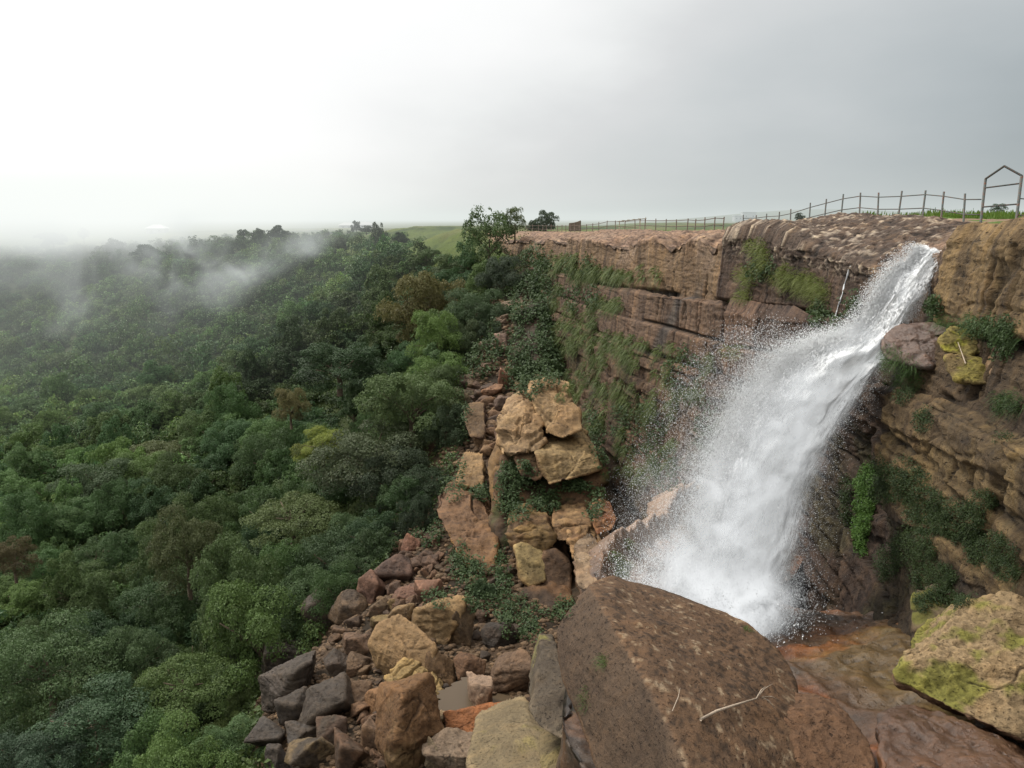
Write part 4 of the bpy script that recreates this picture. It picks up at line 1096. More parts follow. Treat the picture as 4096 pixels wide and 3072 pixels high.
special(946, 212, 5, 4, 170, (.035, .05, .03), 'tiny dark bush on the grass left of the gate frame', 3)
special(999, 209, 14, 11, 110, (.055, .085, .05), 'thin bush seen through the gate frame', 1, airy=True)

# ------------------------------------------------------------------ the forest
TOPX = np.array([[-400, 250], [0, 248], [100, 242], [200, 238], [240, 233], [300, 232], [335, 230], [400, 232], [430, 239], [450, 243], [520, 246], [700, 250]], float)
rf = np.random.default_rng(99)
cand = []
Yc = 26.0
while Yc < 400:
    step = 2.75 + .0035 * Yc
    x0, x1 = -.95 * (Yc + 20), .12 * (Yc + 20)
    n = int((x1 - x0) / step)
    xs = x0 + (np.arange(n) + rf.uniform(-.2, 1.2, n)) * step
    cand.append(np.stack([xs, Yc + rf.uniform(-.8, .8, n) * step], 1))
    Yc += step * .9
cand = np.concatenate(cand)
cz_ = ground_z(cand[:, 0], cand[:, 1])
wd = 3.0 + 5.6 * rf.random(len(cand)) ** 2.4
ht = wd * rf.uniform(.75, 1.35, len(cand))
pc = proj(np.stack([cand[:, 0], cand[:, 1], cz_ + ht * .6], 1))
rp = wd / 2 * F / pc[:, 2]
ok = (pc[:, 0] + rp * .8 < np.interp(pc[:, 1], BX[:, 0], BX[:, 1])) & (pc[:, 1] - rp * .6 > np.interp(pc[:, 0], TOPX[:, 0], TOPX[:, 1]) - 4)
ok &= (pc[:, 0] > -70) & (pc[:, 0] < 560) & (pc[:, 1] < 860)
for X, Y, wdt in TREES:
    ok &= np.hypot(cand[:, 0] - X, cand[:, 1] - Y) > wdt * .38
cand, cz_, wd, ht, pc, rp = [a[ok] for a in (cand, cz_, wd, ht, pc, rp)]
inside = (pc[:, 0] > -rp * .3) & (pc[:, 1] < 768 + rp * .2)
order = np.argsort(-np.where(inside, rp, 0))
NIND = 300 - len(TREES)
names = list(TINTS)
tint_b = 1 + .75 * fbm(np.concatenate([cand, cand[:, :1] * 0], 1) * .05, 3, 14)
tint_n = fbm(np.concatenate([cand, cand[:, :1] * 0], 1) * .035, 3, 12)
def zone_of(px, py):
    if py > 600: return 'in the lowest part of the forest'
    if py > 470: return 'in the lower left forest' if px < 200 else 'in the lower forest near the rock pile'
    if py > 360: return 'in the left middle of the forest' if px < 230 else 'in the middle of the forest near the rubble chute'
    return 'high on the misty left slope' if px < 260 else 'on the upper slope under the plateau'
low_V, low_F, low_C = [], [], []
nb = 0
for rank, i in enumerate(order):
    u = rf.random() + tint_n[i] * .5
    tn = names[int(np.clip(u * 6, 0, 5))] if rf.random() < .7 else names[rf.integers(6)]
    tint = np.array(TINTS[tn]) * rf.uniform(.8, 1.2) * .6 + np.array([.056, .100, .038]) * .4
    tint = tint * tint_b[i] * (rf.uniform(.75, 1.2) if rank >= NIND else 1)

    X, Y = cand[i]; z = cz_[i] - .3
    if rank < NIND:
        zn = zone_of(pc[i, 0], pc[i, 1])
        art = {'dark green': 'dark green bushy tree', 'mid green': 'mid green leafy tree', 'grey green': 'grey green tree', 'yellow green': 'light yellow green tree', 'olive': 'dull olive tree', 'bluish green': 'bluish green tree'}[tn]
        plant_tree(f'{art} {zn}', X, Y, z, wd[i], ht[i], tuple(tint), int(rf.integers(0, 48)), big=rp[i] > 26, group=f'{tn} trees {zn}', parts=rp[i] > 17)
    else:
        V, Fc, c = LOW[rf.integers(8)]
        a = rf.uniform(0, 6.28); ca, sa = math.cos(a), math.sin(a)
        s = wd[i] / 2
        Vx = np.stack([(V[:, 0] * ca - V[:, 1] * sa) * s + X, (V[:, 0] * sa + V[:, 1] * ca) * s + Y, V[:, 2] * ht[i] / 1.75 + z], 1)
        low_V.append(Vx.astype(np.float32)); low_F.append(Fc + nb); low_C.append(c * tint); nb += len(V)
print('trees', len(order), 'individuals', NIND)
if low_V:
    me = mesh_np('forest', np.concatenate(low_V), np.concatenate(low_F), np.concatenate(low_C), False, M_LEAF)
    tag(link('forest', me), 'mass of small distant trees covering the misty slope', None, None, 'stuff')

# undergrowth between the trunks and along the gully
n = 120000
ux = rf.uniform(-.9, .2, n); uy = 24 + 110 * rf.random(n) ** 1.3
X = ux * (uy + 10); Y = uy
Z = ground_z(X, Y)
pu = proj(np.stack([X, Y, Z + .6], 1))
edge = np.interp(pu[:, 1], BX[:, 0], BX[:, 1]) + 16 * fbm(np.stack([X * .25, Y * .25, X * 0], 1), 3, 70) + 6
ok = (pu[:, 0] < edge) & (pu[:, 0] > -40) & (pu[:, 1] < 800)
X, Y, Z = X[ok], Y[ok], Z[ok]
hgt = (1.0 + .9 * fbm(np.stack([X * .4, Y * .4, X * 0], 1), 3, 72)) * rf.random(len(X)) ** .6
p_ = np.stack([X, Y, Z + np.maximum(hgt, 0)], 1)
nm = rand_unit(len(X), rf) * .8 + np.array([0, -.2, .8]); nm /= np.linalg.norm(nm, axis=1)[:, None]
V, Fc = leaf_quads(p_, nm, .34 * rf.uniform(.6, 1.4, len(X)), rf)
tn = .5 + .5 * fbm(p_ * .2, 3, 73)
c = np.array([.040, .070, .020])[None] * (1 - tn[:, None]) + np.array([.085, .115, .03])[None] * tn[:, None]
c = c * rf.uniform(.7, 1.3, (len(X), 1))
tag(link('undergrowth', mesh_np('undergrowth', V, Fc, np.repeat(c, 4, 0), False, M_LEAF)), 'low leafy undergrowth beneath the forest trees', None, None, 'stuff')

# ------------------------------------------------------------------ plants on rock: found by looking from the viewpoint
DG = dg()
ROCKY = ('cliff', 'rock', 'boulder', 'ledge', 'rubble', 'ground', 'gravel')
def cast(px, py):
    d = ray(px, py).normalized()
    o = Vector((0, 0, 0))
    for _ in range(6):
        h, loc, nor, idx, ob, mw = SC.ray_cast(DG, o, d)
        if not h: return None
        if ob.name.startswith(ROCKY): return loc, nor, ob
        o = loc + d * .05
    return None
def zone_hits(zones, r, per=1.0, allow=None):
    out = []
    for px, py, rx, ry, n in zones:
        for _ in range(int(n * per)):
            a = r.uniform(0, 6.283); q = math.sqrt(r.random())
            h = cast(px + rx * q * math.cos(a), py + ry * q * math.sin(a))
            if h is None: continue
            if allow and not h[2].name.startswith(allow): continue
            nn_ = h[1]
            if nn_.dot(ray(px, py)) > 0: nn_ = -nn_
            out.append((*h[0], *nn_))
    return np.array(out)

def grass_mesh(H, r, blades=34, length=1.0, width=.05, droop=1.3, cols=((.07, .10, .025), (.15, .19, .06)), lift=.5, spread=.3, outw=.55):
    n = len(H)
    P0 = np.repeat(H[:, :3], blades, 0); Nn = np.repeat(H[:, 3:], blades, 0)
    m = len(P0)
    Nh = Nn.copy(); Nh[:, 2] *= .3; Nh /= np.linalg.norm(Nh, axis=1)[:, None] + 1e-6
    sp = rand_unit(m, r)
    scl = np.repeat(np.clip(H[:, 1] / 40, .35, 2.2), blades)          # coarser where it is far away
    Lg = length * r.uniform(.5, 1.2, m)
    dirv = Nh * outw + sp * .45 + np.array([0, 0, lift]); dirv /= np.linalg.norm(dirv, axis=1)[:, None]
    P0 = P0 + sp * (spread * scl)[:, None] - Nh * .05
    ts = np.array([0, .35, .7, 1.0])
    W = width * scl * r.uniform(.6, 1.3, m)
    side = np.cross(dirv, rand_unit(m, r)); side /= np.linalg.norm(side, axis=1)[:, None] + 1e-6
    V = np.zeros((m, 4, 2, 3))
    for j, t in enumerate(ts):
        p = P0 + dirv * (Lg * t)[:, None] + np.array([0, 0, -1.0]) * (Lg * droop * t * t)[:, None]
        ww = (W * (1 - .85 * t))[:, None]
        V[:, j, 0] = p - side * ww; V[:, j, 1] = p + side * ww
    idx = np.arange(m * 8).reshape(m, 4, 2)
    Fc = np.concatenate([np.stack([idx[:, j, 0], idx[:, j, 1], idx[:, j + 1, 1], idx[:, j + 1, 0]], 1) for j in range(3)])
    tn = np.repeat(r.random(n), blades) * .6 + r.random(m) * .4
    c = np.array(cols[0])[None] * (1 - tn[:, None]) + np.array(cols[1])[None] * tn[:, None]
    return V.reshape(-1, 3), Fc, np.repeat(c, 8, 0)

def leaf_patch(H, r, per=14, thick=.45, size=.2, cols=((.03, .055, .018), (.075, .115, .04)), spread=.35):
    scl = np.repeat(np.clip(H[:, 1] / 45, .35, 2.0), per)
    P0 = np.repeat(H[:, :3], per, 0); Nn = np.repeat(H[:, 3:], per, 0); m = len(P0)
    p = P0 + rand_unit(m, r) * (spread * scl)[:, None] + Nn * (thick * scl * r.random(m) ** .7)[:, None]
    nm = Nn * .6 + rand_unit(m, r) * .7 + np.array([0, 0, .5]); nm /= np.linalg.norm(nm, axis=1)[:, None]
    V, Fc = leaf_quads(p, nm, size * scl * r.uniform(.6, 1.4, m), r)
    tn = np.repeat(r.random(len(H)), per) * .6 + r.random(m) * .4
    c = np.array(cols[0])[None] * (1 - tn[:, None]) + np.array(cols[1])[None] * tn[:, None]
    return V, Fc, np.repeat(c, 4, 0)

def join(parts):
    Vs, Fs, Cs, b = [], [], [], 0
    for V, Fc, c in parts:
        Vs.append(V); Fs.append(Fc + b); Cs.append(c); b += len(V)
    return np.concatenate(Vs), np.concatenate(Fs), np.concatenate(Cs)

rg = np.random.default_rng(5)
HANG = [(572, 266, 22, 12, 150), (590, 274, 18, 9, 110), (614, 274, 24, 5, 90), (652, 272, 12, 8, 16), (552, 264, 12, 12, 30), (607, 304, 18, 6, 80), (571, 327, 18, 24, 90), (565, 343, 18, 18, 60),
        (590, 327, 14, 18, 60), (600, 346, 20, 18, 70), (618, 349, 14, 20, 60), (637, 350, 18, 18, 60), (587, 382, 18, 26, 80), (620, 393, 18, 18, 60), (644, 402, 20, 14, 46), (598, 413, 14, 20, 50),
        (565, 385, 12, 22, 40), (669, 357, 16, 16, 30), (690, 392, 16, 18, 30), (660, 400, 20, 30, 40), (713, 368, 10, 14, 16), (622, 452, 10, 22, 30), (646, 466, 18, 22, 60), (665, 450, 14, 20, 30),
        (620, 560, 12, 22, 26), (560, 300, 8, 30, 40)]
H = zone_hits(HANG, rg, .30, ('cliff', 'rock'))
g1 = grass_mesh(H, rg, 46, .85, .020, 1.15, cols=((.06, .09, .025), (.17, .21, .07)), lift=.35, outw=.55, spread=.16)
NEARG = [(759, 249, 9, 8, 16), (765, 261, 7, 12, 22), (749, 276, 10, 9, 18), (787, 278, 12, 9, 26), (809, 287, 13, 9, 26), (822, 293, 8, 10, 18), (746, 294, 9, 5, 12), (800, 280, 22, 6, 16), (740, 352, 14, 5, 8)]
H2 = zone_hits(NEARG, rg, 1.1, ('cliff', 'rock'))
g2 = grass_mesh(H2, rg, 40, .55, .014, .95, cols=((.10, .13, .03), (.24, .27, .08)), lift=.7)
H3 = zone_hits([(901, 370, 14, 14, 60), (890, 356, 7, 8, 18), (918, 378, 8, 8, 18), (944, 318, 10, 4, 16), (975, 321, 24, 6, 30), (1004, 336, 14, 12, 30), (1010, 400, 14, 8, 20), (622, 575, 10, 16, 20)], rg, 1.3, ('cliff', 'rock', 'ledge'))
g3 = grass_mesh(H3[::2], rg, 26, .30, .012, 1.2, cols=((.04, .085, .02), (.09, .16, .04)), lift=.4)
me = mesh_np('cliff_grass', *join([g1, g2, g3]), False, M_GRASS)
tag(link('cliff_grass', me), 'long grass hanging in tufts from the ledges of the cliff wall', None, None, 'stuff')
CREEP = [(486, 330, 12, 22, 46), (478, 365, 14, 14, 36), (462, 420, 8, 24, 36), (455, 480, 10, 24, 40), (430, 530, 14, 14, 36), (440, 600, 16, 10, 20), (495, 350, 10, 10, 20), (460, 560, 10, 16, 30), (500, 570, 6, 20, 30), (525, 300, 18, 26, 160), (545, 290, 12, 30, 120), (548, 345, 10, 36, 160), (520, 362, 15, 32, 150), (532, 382, 12, 16, 60), (553, 372, 7, 16, 50), (538, 262, 14, 14, 70), (575, 268, 10, 10, 10),
         (592, 265, 6, 10, 10), (510, 490, 10, 26, 80), (524, 478, 10, 12, 40), (545, 505, 14, 12, 50), (575, 488, 18, 4, 36), (596, 505, 7, 18, 30), (520, 515, 10, 10, 24), (505, 600, 10, 30, 60), (520, 620, 18, 20, 60), (560, 612, 14, 12, 24),
         (480, 495, 8, 8, 40), (470, 575, 16, 16, 60), (480, 600, 16, 14, 50), (530, 632, 10, 10, 20), (822, 314, 10, 13, 40), (855, 303, 8, 12, 20), (841, 329, 5, 10, 20), (765, 270, 14, 10, 30), (938, 306, 5, 8, 30), (990, 326, 30, 6, 70), (1006, 345, 12, 14, 50),
         (690, 375, 20, 30, 50), (640, 430, 30, 30, 70), (712, 430, 14, 30, 40), (600, 440, 8, 30, 50), (670, 470, 14, 24, 40), (585, 300, 20, 12, 30), (470, 350, 14, 14, 60), (455, 380, 8, 20, 40)]
H = zone_hits(CREEP, rg, 1.0)
c1 = leaf_patch(H, rg, 18, .38, .17, spread=.28)
CR2 = [(978, 538, 30, 8, 60), (905, 482, 26, 20, 160), (930, 512, 24, 22, 150), (960, 520, 26, 18, 160), (992, 552, 26, 14, 120), (915, 547, 22, 20, 140), (938, 578, 22, 16, 110), (890, 565, 12, 16, 60), (985, 500, 14, 10, 40), (1010, 570, 14, 10, 40), (880, 480, 10, 24, 60), (848, 500, 6, 26, 40), (955, 600, 20, 8, 40), (905, 395, 8, 8, 20), (925, 420, 8, 10, 24), (1010, 405, 14, 8, 40), (925, 600, 10, 12, 30), (1005, 440, 6, 4, 8)]
H = zone_hits(CR2, rg, 1.3, ('cliff', 'rock', 'boulder'))
c2_ = join([leaf_patch(H, rg, 30, .30, .10, cols=((.014, .030, .009), (.048, .076, .019)), spread=.24), grass_mesh(H[::8], rg, 16, .26, .010, 1.1, cols=((.02, .04, .012), (.07, .10, .025)), lift=.2, spread=.25)])
me = mesh_np('creeper', *join([c1, c2_]), False, M_LEAF)
tag(link('creeper', me), 'dark leafy creepers and ferns growing over the rock faces', None, None, 'stuff')
H = zone_hits([(866, 500, 9, 34, 420), (861, 535, 7, 22, 200), (872, 480, 8, 14, 120)], rg, 1.0, ('cliff', 'rock'))
V, Fc, c = leaf_patch(H, rg, 16, .30, .11, cols=((.035, .085, .015), (.10, .19, .03)), spread=.2)
tag(link('moss_column', mesh_np('moss_column', V, Fc, c, False, M_LEAF)), 'bright green hanging column of moss on the dark wall right of the fall', 'moss', None, None)
# grass on the plateau near the rim
n = 52000
tt = rg.uniform(5.5, nS - 1.01, n)
cp = catmull(crest, tt); no = catmull(nout, tt)
off = 3 + 45 * rg.random(n) ** 1.4
X = cp[:, 0] - no[:, 0] * off; Y = cp[:, 1] - no[:, 1] * off
Z = ground_z(X, Y); sdp, _ = rim_dist(X, Y)
ok = (sdp > 9 + 5 * fbm(np.stack([X * .2, Y * .2, X * 0], 1), 3, 7)) & (fbm(np.stack([X * .15, Y * .15, X * 0], 1), 3, 17) > -.25)
Hp = np.stack([X, Y, Z, X * 0, X * 0, X * 0 + 1], 1)[ok]
V, Fc, c = grass_mesh(Hp, rg, 3, .34, .03, .35, cols=((.07, .125, .02), (.13, .20, .035)), lift=1.0, spread=.35)
c = c * 1.15
tag(link('plateau_grass', mesh_np('plateau_grass', V, Fc, c, False, M_GRASS)), 'short green grass on the plateau behind the railing', None, None, 'stuff')
# little plants on the huge boulder
H = zone_hits([(602, 662, 4, 9, 10), (748, 630, 3, 2, 6), (690, 745, 3, 3, 0), (585, 700, 4, 14, 8)], rg, 1.0, ('boulder',))
V, Fc, c = grass_mesh(H, rg, 16, .28, .012, .8, cols=((.05, .09, .02), (.11, .16, .04)), lift=.7, spread=.12)
tag(link('grass_tuft', mesh_np('grass_tuft', V, Fc, c, False, M_GRASS)), 'small green grass tufts growing in a crack of the huge boulder', 'grass', None, 'stuff')
# bushes among the rocks at the lower left
for k, (px, py, w_, h_, tn, lab) in enumerate([(272, 752, 34, 24, (.06, .10, .035), 'bright green bush at the bottom edge left of the rock pile'), (250, 690, 40, 40, (.075, .105, .03), 'bush at the left margin of the rock pile beside the large oval boulder'),
        (225, 735, 60, 44, (.085, .115, .03), 'broad grassy green bush near the bottom edge, left of the rocks'), (468, 498, 20, 16, (.03, .055, .022), 'dark bush under the squarish tan boulder'), (485, 590, 26, 26, (.035, .06, .022), 'dark bush below the tall leaning ochre boulder'),
        (285, 612, 40, 26, (.030, .048, .020), 'dark bush over the leaning grey slab'), (262, 645, 34, 26, (.045, .07, .025), 'low bush left of the wide dark grey slab'), (298, 698, 12, 10, (.06, .09, .03), 'small bush between the large oval boulder and the dark rounded one')]):
    hit = ground_hit(px, py + h_ * .4)
    special(px, py, w_, h_, hit.y + .5, tn, lab, k, True, name='bush', cat='bush')

# ------------------------------------------------------------------ water
def water_mat(name, thin):
    m = bpy.data.materials.new(name)
    nt, N, L = nodes_of(m)
    out = N.new('ShaderNodeOutputMaterial'); b = N.new('ShaderNodeBsdfPrincipled')
    b.inputs['Base Color'].default_value = (.93, .95, .96, 1); b.inputs['Roughness'].default_value = .9; b.inputs['Specular IOR Level'].default_value = 0
    # foam scatters light through itself: its shading follows the sky above more than each facet
    gn = N.new('ShaderNodeNewGeometry'); vm = N.new('ShaderNodeVectorMath'); vm.operation = 'MULTIPLY_ADD'; vm.inputs[1].default_value = (.15, .15, .15); vm.inputs[2].default_value = (-.28, -.30, .85)
    L.new(gn.outputs['Normal'], vm.inputs[0]); vn = N.new('ShaderNodeVectorMath'); vn.operation = 'NORMALIZE'; L.new(vm.outputs[0], vn.inputs[0]); L.new(vn.outputs[0], b.inputs['Normal'])
    t = N.new('ShaderNodeBsdfTranslucent'); t.inputs[0].default_value = (.93, .95, .96, 1)
    ms = N.new('ShaderNodeMixShader'); ms.inputs[0].default_value = .25; L.new(b.outputs[0], ms.inputs[1]); L.new(t.outputs[0], ms.inputs[2])
    if thin:
        at = N.new('ShaderNodeAttribute'); at.attribute_name = 'flow'
        mp = N.new('ShaderNodeMapping'); mp.inputs['Scale'].default_value = (46, 9, 1); L.new(at.outputs['Vector'], mp.inputs[0])
        n = N.new('ShaderNodeTexNoise'); n.inputs['Scale'].default_value = 1; n.inputs['Detail'].default_value = 8; n.inputs['Roughness'].default_value = .78; n.inputs['Distortion'].default_value = .9
        L.new(mp.outputs[0], n.inputs['Vector'])
        sp = N.new('ShaderNodeSeparateXYZ'); L.new(at.outputs['Vector'], sp.inputs[0])
        de = N.new('ShaderNodeAttribute'); de.attribute_name = 'dens'
        ad = N.new('ShaderNodeMath'); ad.operation = 'ADD'; L.new(n.outputs[0], ad.inputs[0]); L.new(de.outputs['Fac'], ad.inputs[1])
        mr = N.new('ShaderNodeMapRange'); mr.inputs[1].default_value = .84; mr.inputs[2].default_value = 1.06; mr.interpolation_type = 'SMOOTHSTEP'; L.new(ad.outputs[0], mr.inputs[0])
        tr = N.new('ShaderNodeBsdfTransparent'); m2 = N.new('ShaderNodeMixShader'); L.new(mr.outputs[0], m2.inputs[0]); L.new(tr.outputs[0], m2.inputs[1]); L.new(ms.outputs[0], m2.inputs[2])
        L.new(m2.outputs[0], out.inputs[0])
    else:
        L.new(ms.outputs[0], out.inputs[0])
    return m
M_FALL = water_mat('falling_water', True); M_DROP = water_mat('water_drops', False)
# centre line: px, py, Y, half width left, half width right (pixels), core density
FL = np.array([(934, 250, 26.9, 24, 20, .95), (913, 274, 26.5, 32, 24, 1.0), (894, 302, 26.1, 34, 27, 1.0), (868, 338, 25.7, 36, 26, 1.0), (838, 372, 25.3, 80, 34, 1.0), (808, 410, 25.0, 90, 38, .98), (780, 455, 24.7, 92, 48, .98),
               (764, 505, 24.4, 92, 54, .96), (748, 555, 24.1, 92, 58, .96), (738, 600, 23.8, 82, 56, 1.05), (728, 640, 23.2, 60, 50, 1.05)])
fl_p = np.array([P(a[0], a[1], a[2])[:] for a in FL])
fall = bpy.data.objects.new('waterfall', None); C.objects.link(fall); fall.location = fl_p[0]
tag(fall, 'white waterfall leaping off the cliff and bursting into spray', 'waterfall')
bpy.context.view_layer.update()
def flow_at(t, u):
    """t along the fall 0..n-1, u across -1..1 (left negative)"""
    p = catmull(fl_p, t); m = (p[:, 1] * CT - p[:, 2] * ST) / F
    wl = catmull(FL[:, 3], t); wr = catmull(FL[:, 4], t)
    x = np.where(u < 0, u * wl, u * wr) * m
    # across the fall: mostly sideways, square to the direction of flow in the vertical plane
    t2 = np.minimum(t + .05, len(FL) - 1); dd = catmull(fl_p, t2) - catmull(fl_p, np.maximum(t - .05, 0)); dd /= np.linalg.norm(dd, axis=1)[:, None] + 1e-9
    side = np.cross(dd, np.array([0, 1.0, 0])); side /= np.linalg.norm(side, axis=1)[:, None]
    side = np.where(side[:, :1] < 0, -side, side)
    side = side * .55 + np.array([1.0, 0, 0]) * .45
    return p + side * x[:, None], dd
rw = np.random.default_rng(3)
fo = fall.location
for layer, (yo, ds, us) in enumerate([(.5, .10, .95), (.25, .08, .9), (0, .05, .85), (-.3, -.02, .95)]):
    nu, nv = 260, 70
    t = np.repeat(np.linspace(0, len(FL) - 1.001, nu), nv); u = np.tile(np.linspace(-1, 1, nv), nu)
    V, dd = flow_at(t, u * us)
    q = np.stack([u * 2.2, t * .9, t * 0 + layer * 7], 1)
    V = V + np.stack([fbm(q * 1.5, 4, 80 + layer) * .12, fbm(q, 4, 81 + layer) * .3 + yo * (1 + .25 * t) - .35 * np.cos(u * 1.5), fbm(q * 1.5, 4, 82 + layer) * .12], 1)
    me = mesh_np('stream', V - np.array(fo), grid_faces(nu, nv), None, True, M_FALL)
    a = me.attributes.new('flow', 'FLOAT_VECTOR', 'POINT'); a.data.foreach_set('vector', np.stack([u * .5 * us * np.interp(t, np.arange(len(FL)), FL[:, 3] + FL[:, 4]) / 60, t * .75, t * 0 + layer * 3.1], 1).astype(np.float32).ravel())
    b = me.attributes.new('dens', 'FLOAT', 'POINT')
    core = catmull(FL[:, 5], t)
    de = core * .62 + ds - .66 * np.abs(u) ** 1.8 * (1.15 - .3 * core) - .15 * sstep(4.2, 2.0, t)
    b.data.foreach_set('value', de.astype(np.float32))
    link('stream', me, fall)
# drops: thousands of small stretched blobs of water
def drops(n, tmin, tmax, usd, skew, smin, smax, ysd, seed, tail=0):
    r = np.random.default_rng(seed)
    t = r.uniform(tmin, tmax, n)
    u = r.normal(0, usd, n)
    lf = r.random(n) < skew
    u = np.where(lf, -np.abs(r.normal(0, usd * 1.5, n)), u)
    u = np.clip(u, -1.38 - .12 * r.random(len(u)), 1.2)
    p, dd = flow_at(t, u)
    cl = fbm(np.stack([u * 3, t * 1.6, u * 0], 1), 4, seed)
    keep = (cl > -.30 + .25 * r.normal(0, .5, n)) & ~((t < 3.6) & ((u > 1.02) | (u < -1.02)))
    p, dd, t, u = p[keep], dd[keep], t[keep], u[keep]; m = len(p)
    p = p + r.normal(0, 1, (m, 3)) * np.array([.12, ysd, .12]) * (.5 + .25 * t)[:, None]
    s = smin * (smax / smin) ** (r.random(m) ** 1.8)
    s *= np.where(np.abs(u) > .8, .75, 1)
    jit = dd + rand_unit(m, r) * .45; jit /= np.linalg.norm(jit, axis=1)[:, None]
    a1 = np.cross(jit, rand_unit(m, r)); a1 /= np.linalg.norm(a1, axis=1)[:, None]; a2 = np.cross(jit, a1)
    st = (1.2 + .8 * r.random(m))[:, None]; s = s[:, None]
    V = np.stack([p + jit * s * st, p + a1 * s - jit * s * .5, p - a1 * s * .5 + a2 * s * .87 - jit * s * .5, p - a1 * s * .5 - a2 * s * .87 - jit * s * .5], 1)
    b = np.arange(m)[:, None] * 4
    T = np.concatenate([b + np.array(x) for x in ((0, 1, 2), (0, 2, 3), (0, 3, 1), (3, 2, 1))])
    return V.reshape(-1, 3), T
Vs, Ts, b = [], [], 0
for args in [(120000, .2, 4.4, .50, .12, .007, .018, .12, 31), (330000, 3.2, 9.9, .42, .40, .006, .017, .28, 32), (230000, 4.0, 9.9, .50, .72, .0045, .010, .35, 33), (70000, 8.3, 10, .5, .2, .010, .028, .35, 34)]:
    V, T = drops(*args); Vs.append(V); Ts.append(T + b); b += len(V)
# burst where the jet strikes the ledge: thrown out to the left
r = np.random.default_rng(41); n = 60000
o_ = np.array(P(835, 352, 25.6)[:]); ang_ = r.normal(R(158), R(17), n); sp = r.uniform(.5, 5.2, n) ** 1; tm = r.random(n) ** .6 * .95
p = o_ + np.stack([np.cos(ang_) * sp * tm - .6 * tm, r.normal(0, .35, n) * tm - .6 * tm, np.sin(ang_) * sp * tm * .75 - 4.9 * tm ** 2], 1) + r.normal(0, .18, (n, 3))
s = (.005 + .006 * r.random(n) ** 2)[:, None]
a0, a1 = rand_unit(n, r), rand_unit(n, r); a2 = np.cross(a0, a1)
V = np.stack([p + a0 * s * 1.4, p + a1 * s, p + a2 * s, p - a0 * s * 1.4, p - a1 * s], 1).reshape(-1, 3)
bb_ = np.arange(n)[:, None] * 5
T = np.concatenate([bb_ + np.array(x) for x in ((0, 1, 2), (0, 2, 4), (3, 2, 1), (3, 4, 2), (0, 4, 1), (3, 1, 4))])
Vs.append(V); Ts.append(T + b)
me = mesh_np('spray', np.concatenate(Vs) - np.array(fo), np.concatenate(Ts), None, False, M_DROP)
sp_o = link('spray', me, fall); sp_o['kind'] = 'stuff'

def mist_mat(name, dens, colr, scale=.05, lo=.45, hi=.75, homog=False, strength=1.0):
    m = bpy.data.materials.new(name)
    nt, N, L = nodes_of(m)
    out = N.new('ShaderNodeOutputMaterial')
    ab = N.new('ShaderNodeVolumeAbsorption'); ab.inputs[0].default_value = (0, 0, 0, 1)
    em = N.new('ShaderNodeEmission'); em.inputs[0].default_value = (*colr, 1)  # emission stands in for daylight scattered by the mist, so it glows
    ad = N.new('ShaderNodeAddShader'); L.new(ab.outputs[0], ad.inputs[0]); L.new(em.outputs[0], ad.inputs[1]); L.new(ad.outputs[0], out.inputs['Volume'])
    if homog:
        ab.inputs['Density'].default_value = dens; em.inputs[1].default_value = dens * strength
        m.cycles.homogeneous_volume = True
        return m
    tc = N.new('ShaderNodeTexCoord'); geo = N.new('ShaderNodeNewGeometry')
    ln = N.new('ShaderNodeVectorMath'); ln.operation = 'LENGTH'; L.new(tc.outputs['Object'], ln.inputs[0])
    fall_ = N.new('ShaderNodeMapRange'); fall_.inputs[1].default_value = 1.0; fall_.inputs[2].default_value = .15; fall_.interpolation_type = 'SMOOTHSTEP'; L.new(ln.outputs['Value'], fall_.inputs[0])
    n = N.new('ShaderNodeTexNoise'); n.inputs['Scale'].default_value = scale; n.inputs['Detail'].default_value = 5; n.inputs['Roughness'].default_value = .6; n.inputs['Distortion'].default_value = .8
    L.new(geo.outputs['Position'], n.inputs['Vector'])
    mr = N.new('ShaderNodeMapRange'); mr.inputs[1].default_value = lo; mr.inputs[2].default_value = hi; mr.interpolation_type = 'SMOOTHSTEP'; L.new(n.outputs[0], mr.inputs[0])
    mu = N.new('ShaderNodeMath'); mu.operation = 'MULTIPLY'; L.new(fall_.outputs[0], mu.inputs[0]); L.new(mr.outputs[0], mu.inputs[1])
    m2 = N.new('ShaderNodeMath'); m2.operation = 'MULTIPLY'; m2.inputs[1].default_value = dens; L.new(mu.outputs[0], m2.inputs[0])
    L.new(m2.outputs[0], ab.inputs['Density'])
    m3 = N.new('ShaderNodeMath'); m3.operation = 'MULTIPLY'; m3.inputs[1].default_value = strength; L.new(m2.outputs[0], m3.inputs[0]); L.new(m3.outputs[0], em.inputs[1])
    return m
def blob(name, c, r_, rz, mat, label, parent=None, ry=0):
    D, Fc = ico(3)
    me = mesh_np(name, D, Fc, None, True, mat)
    o = link(name, me)
    o.location = c; o.scale = r_; o.rotation_euler = (0, ry, rz)
    if parent:
        o.parent = parent; o.location = Vector(c) - parent.location
        o['kind'] = 'stuff'
    else:
        tag(o, label, None, None, 'stuff')
    return o
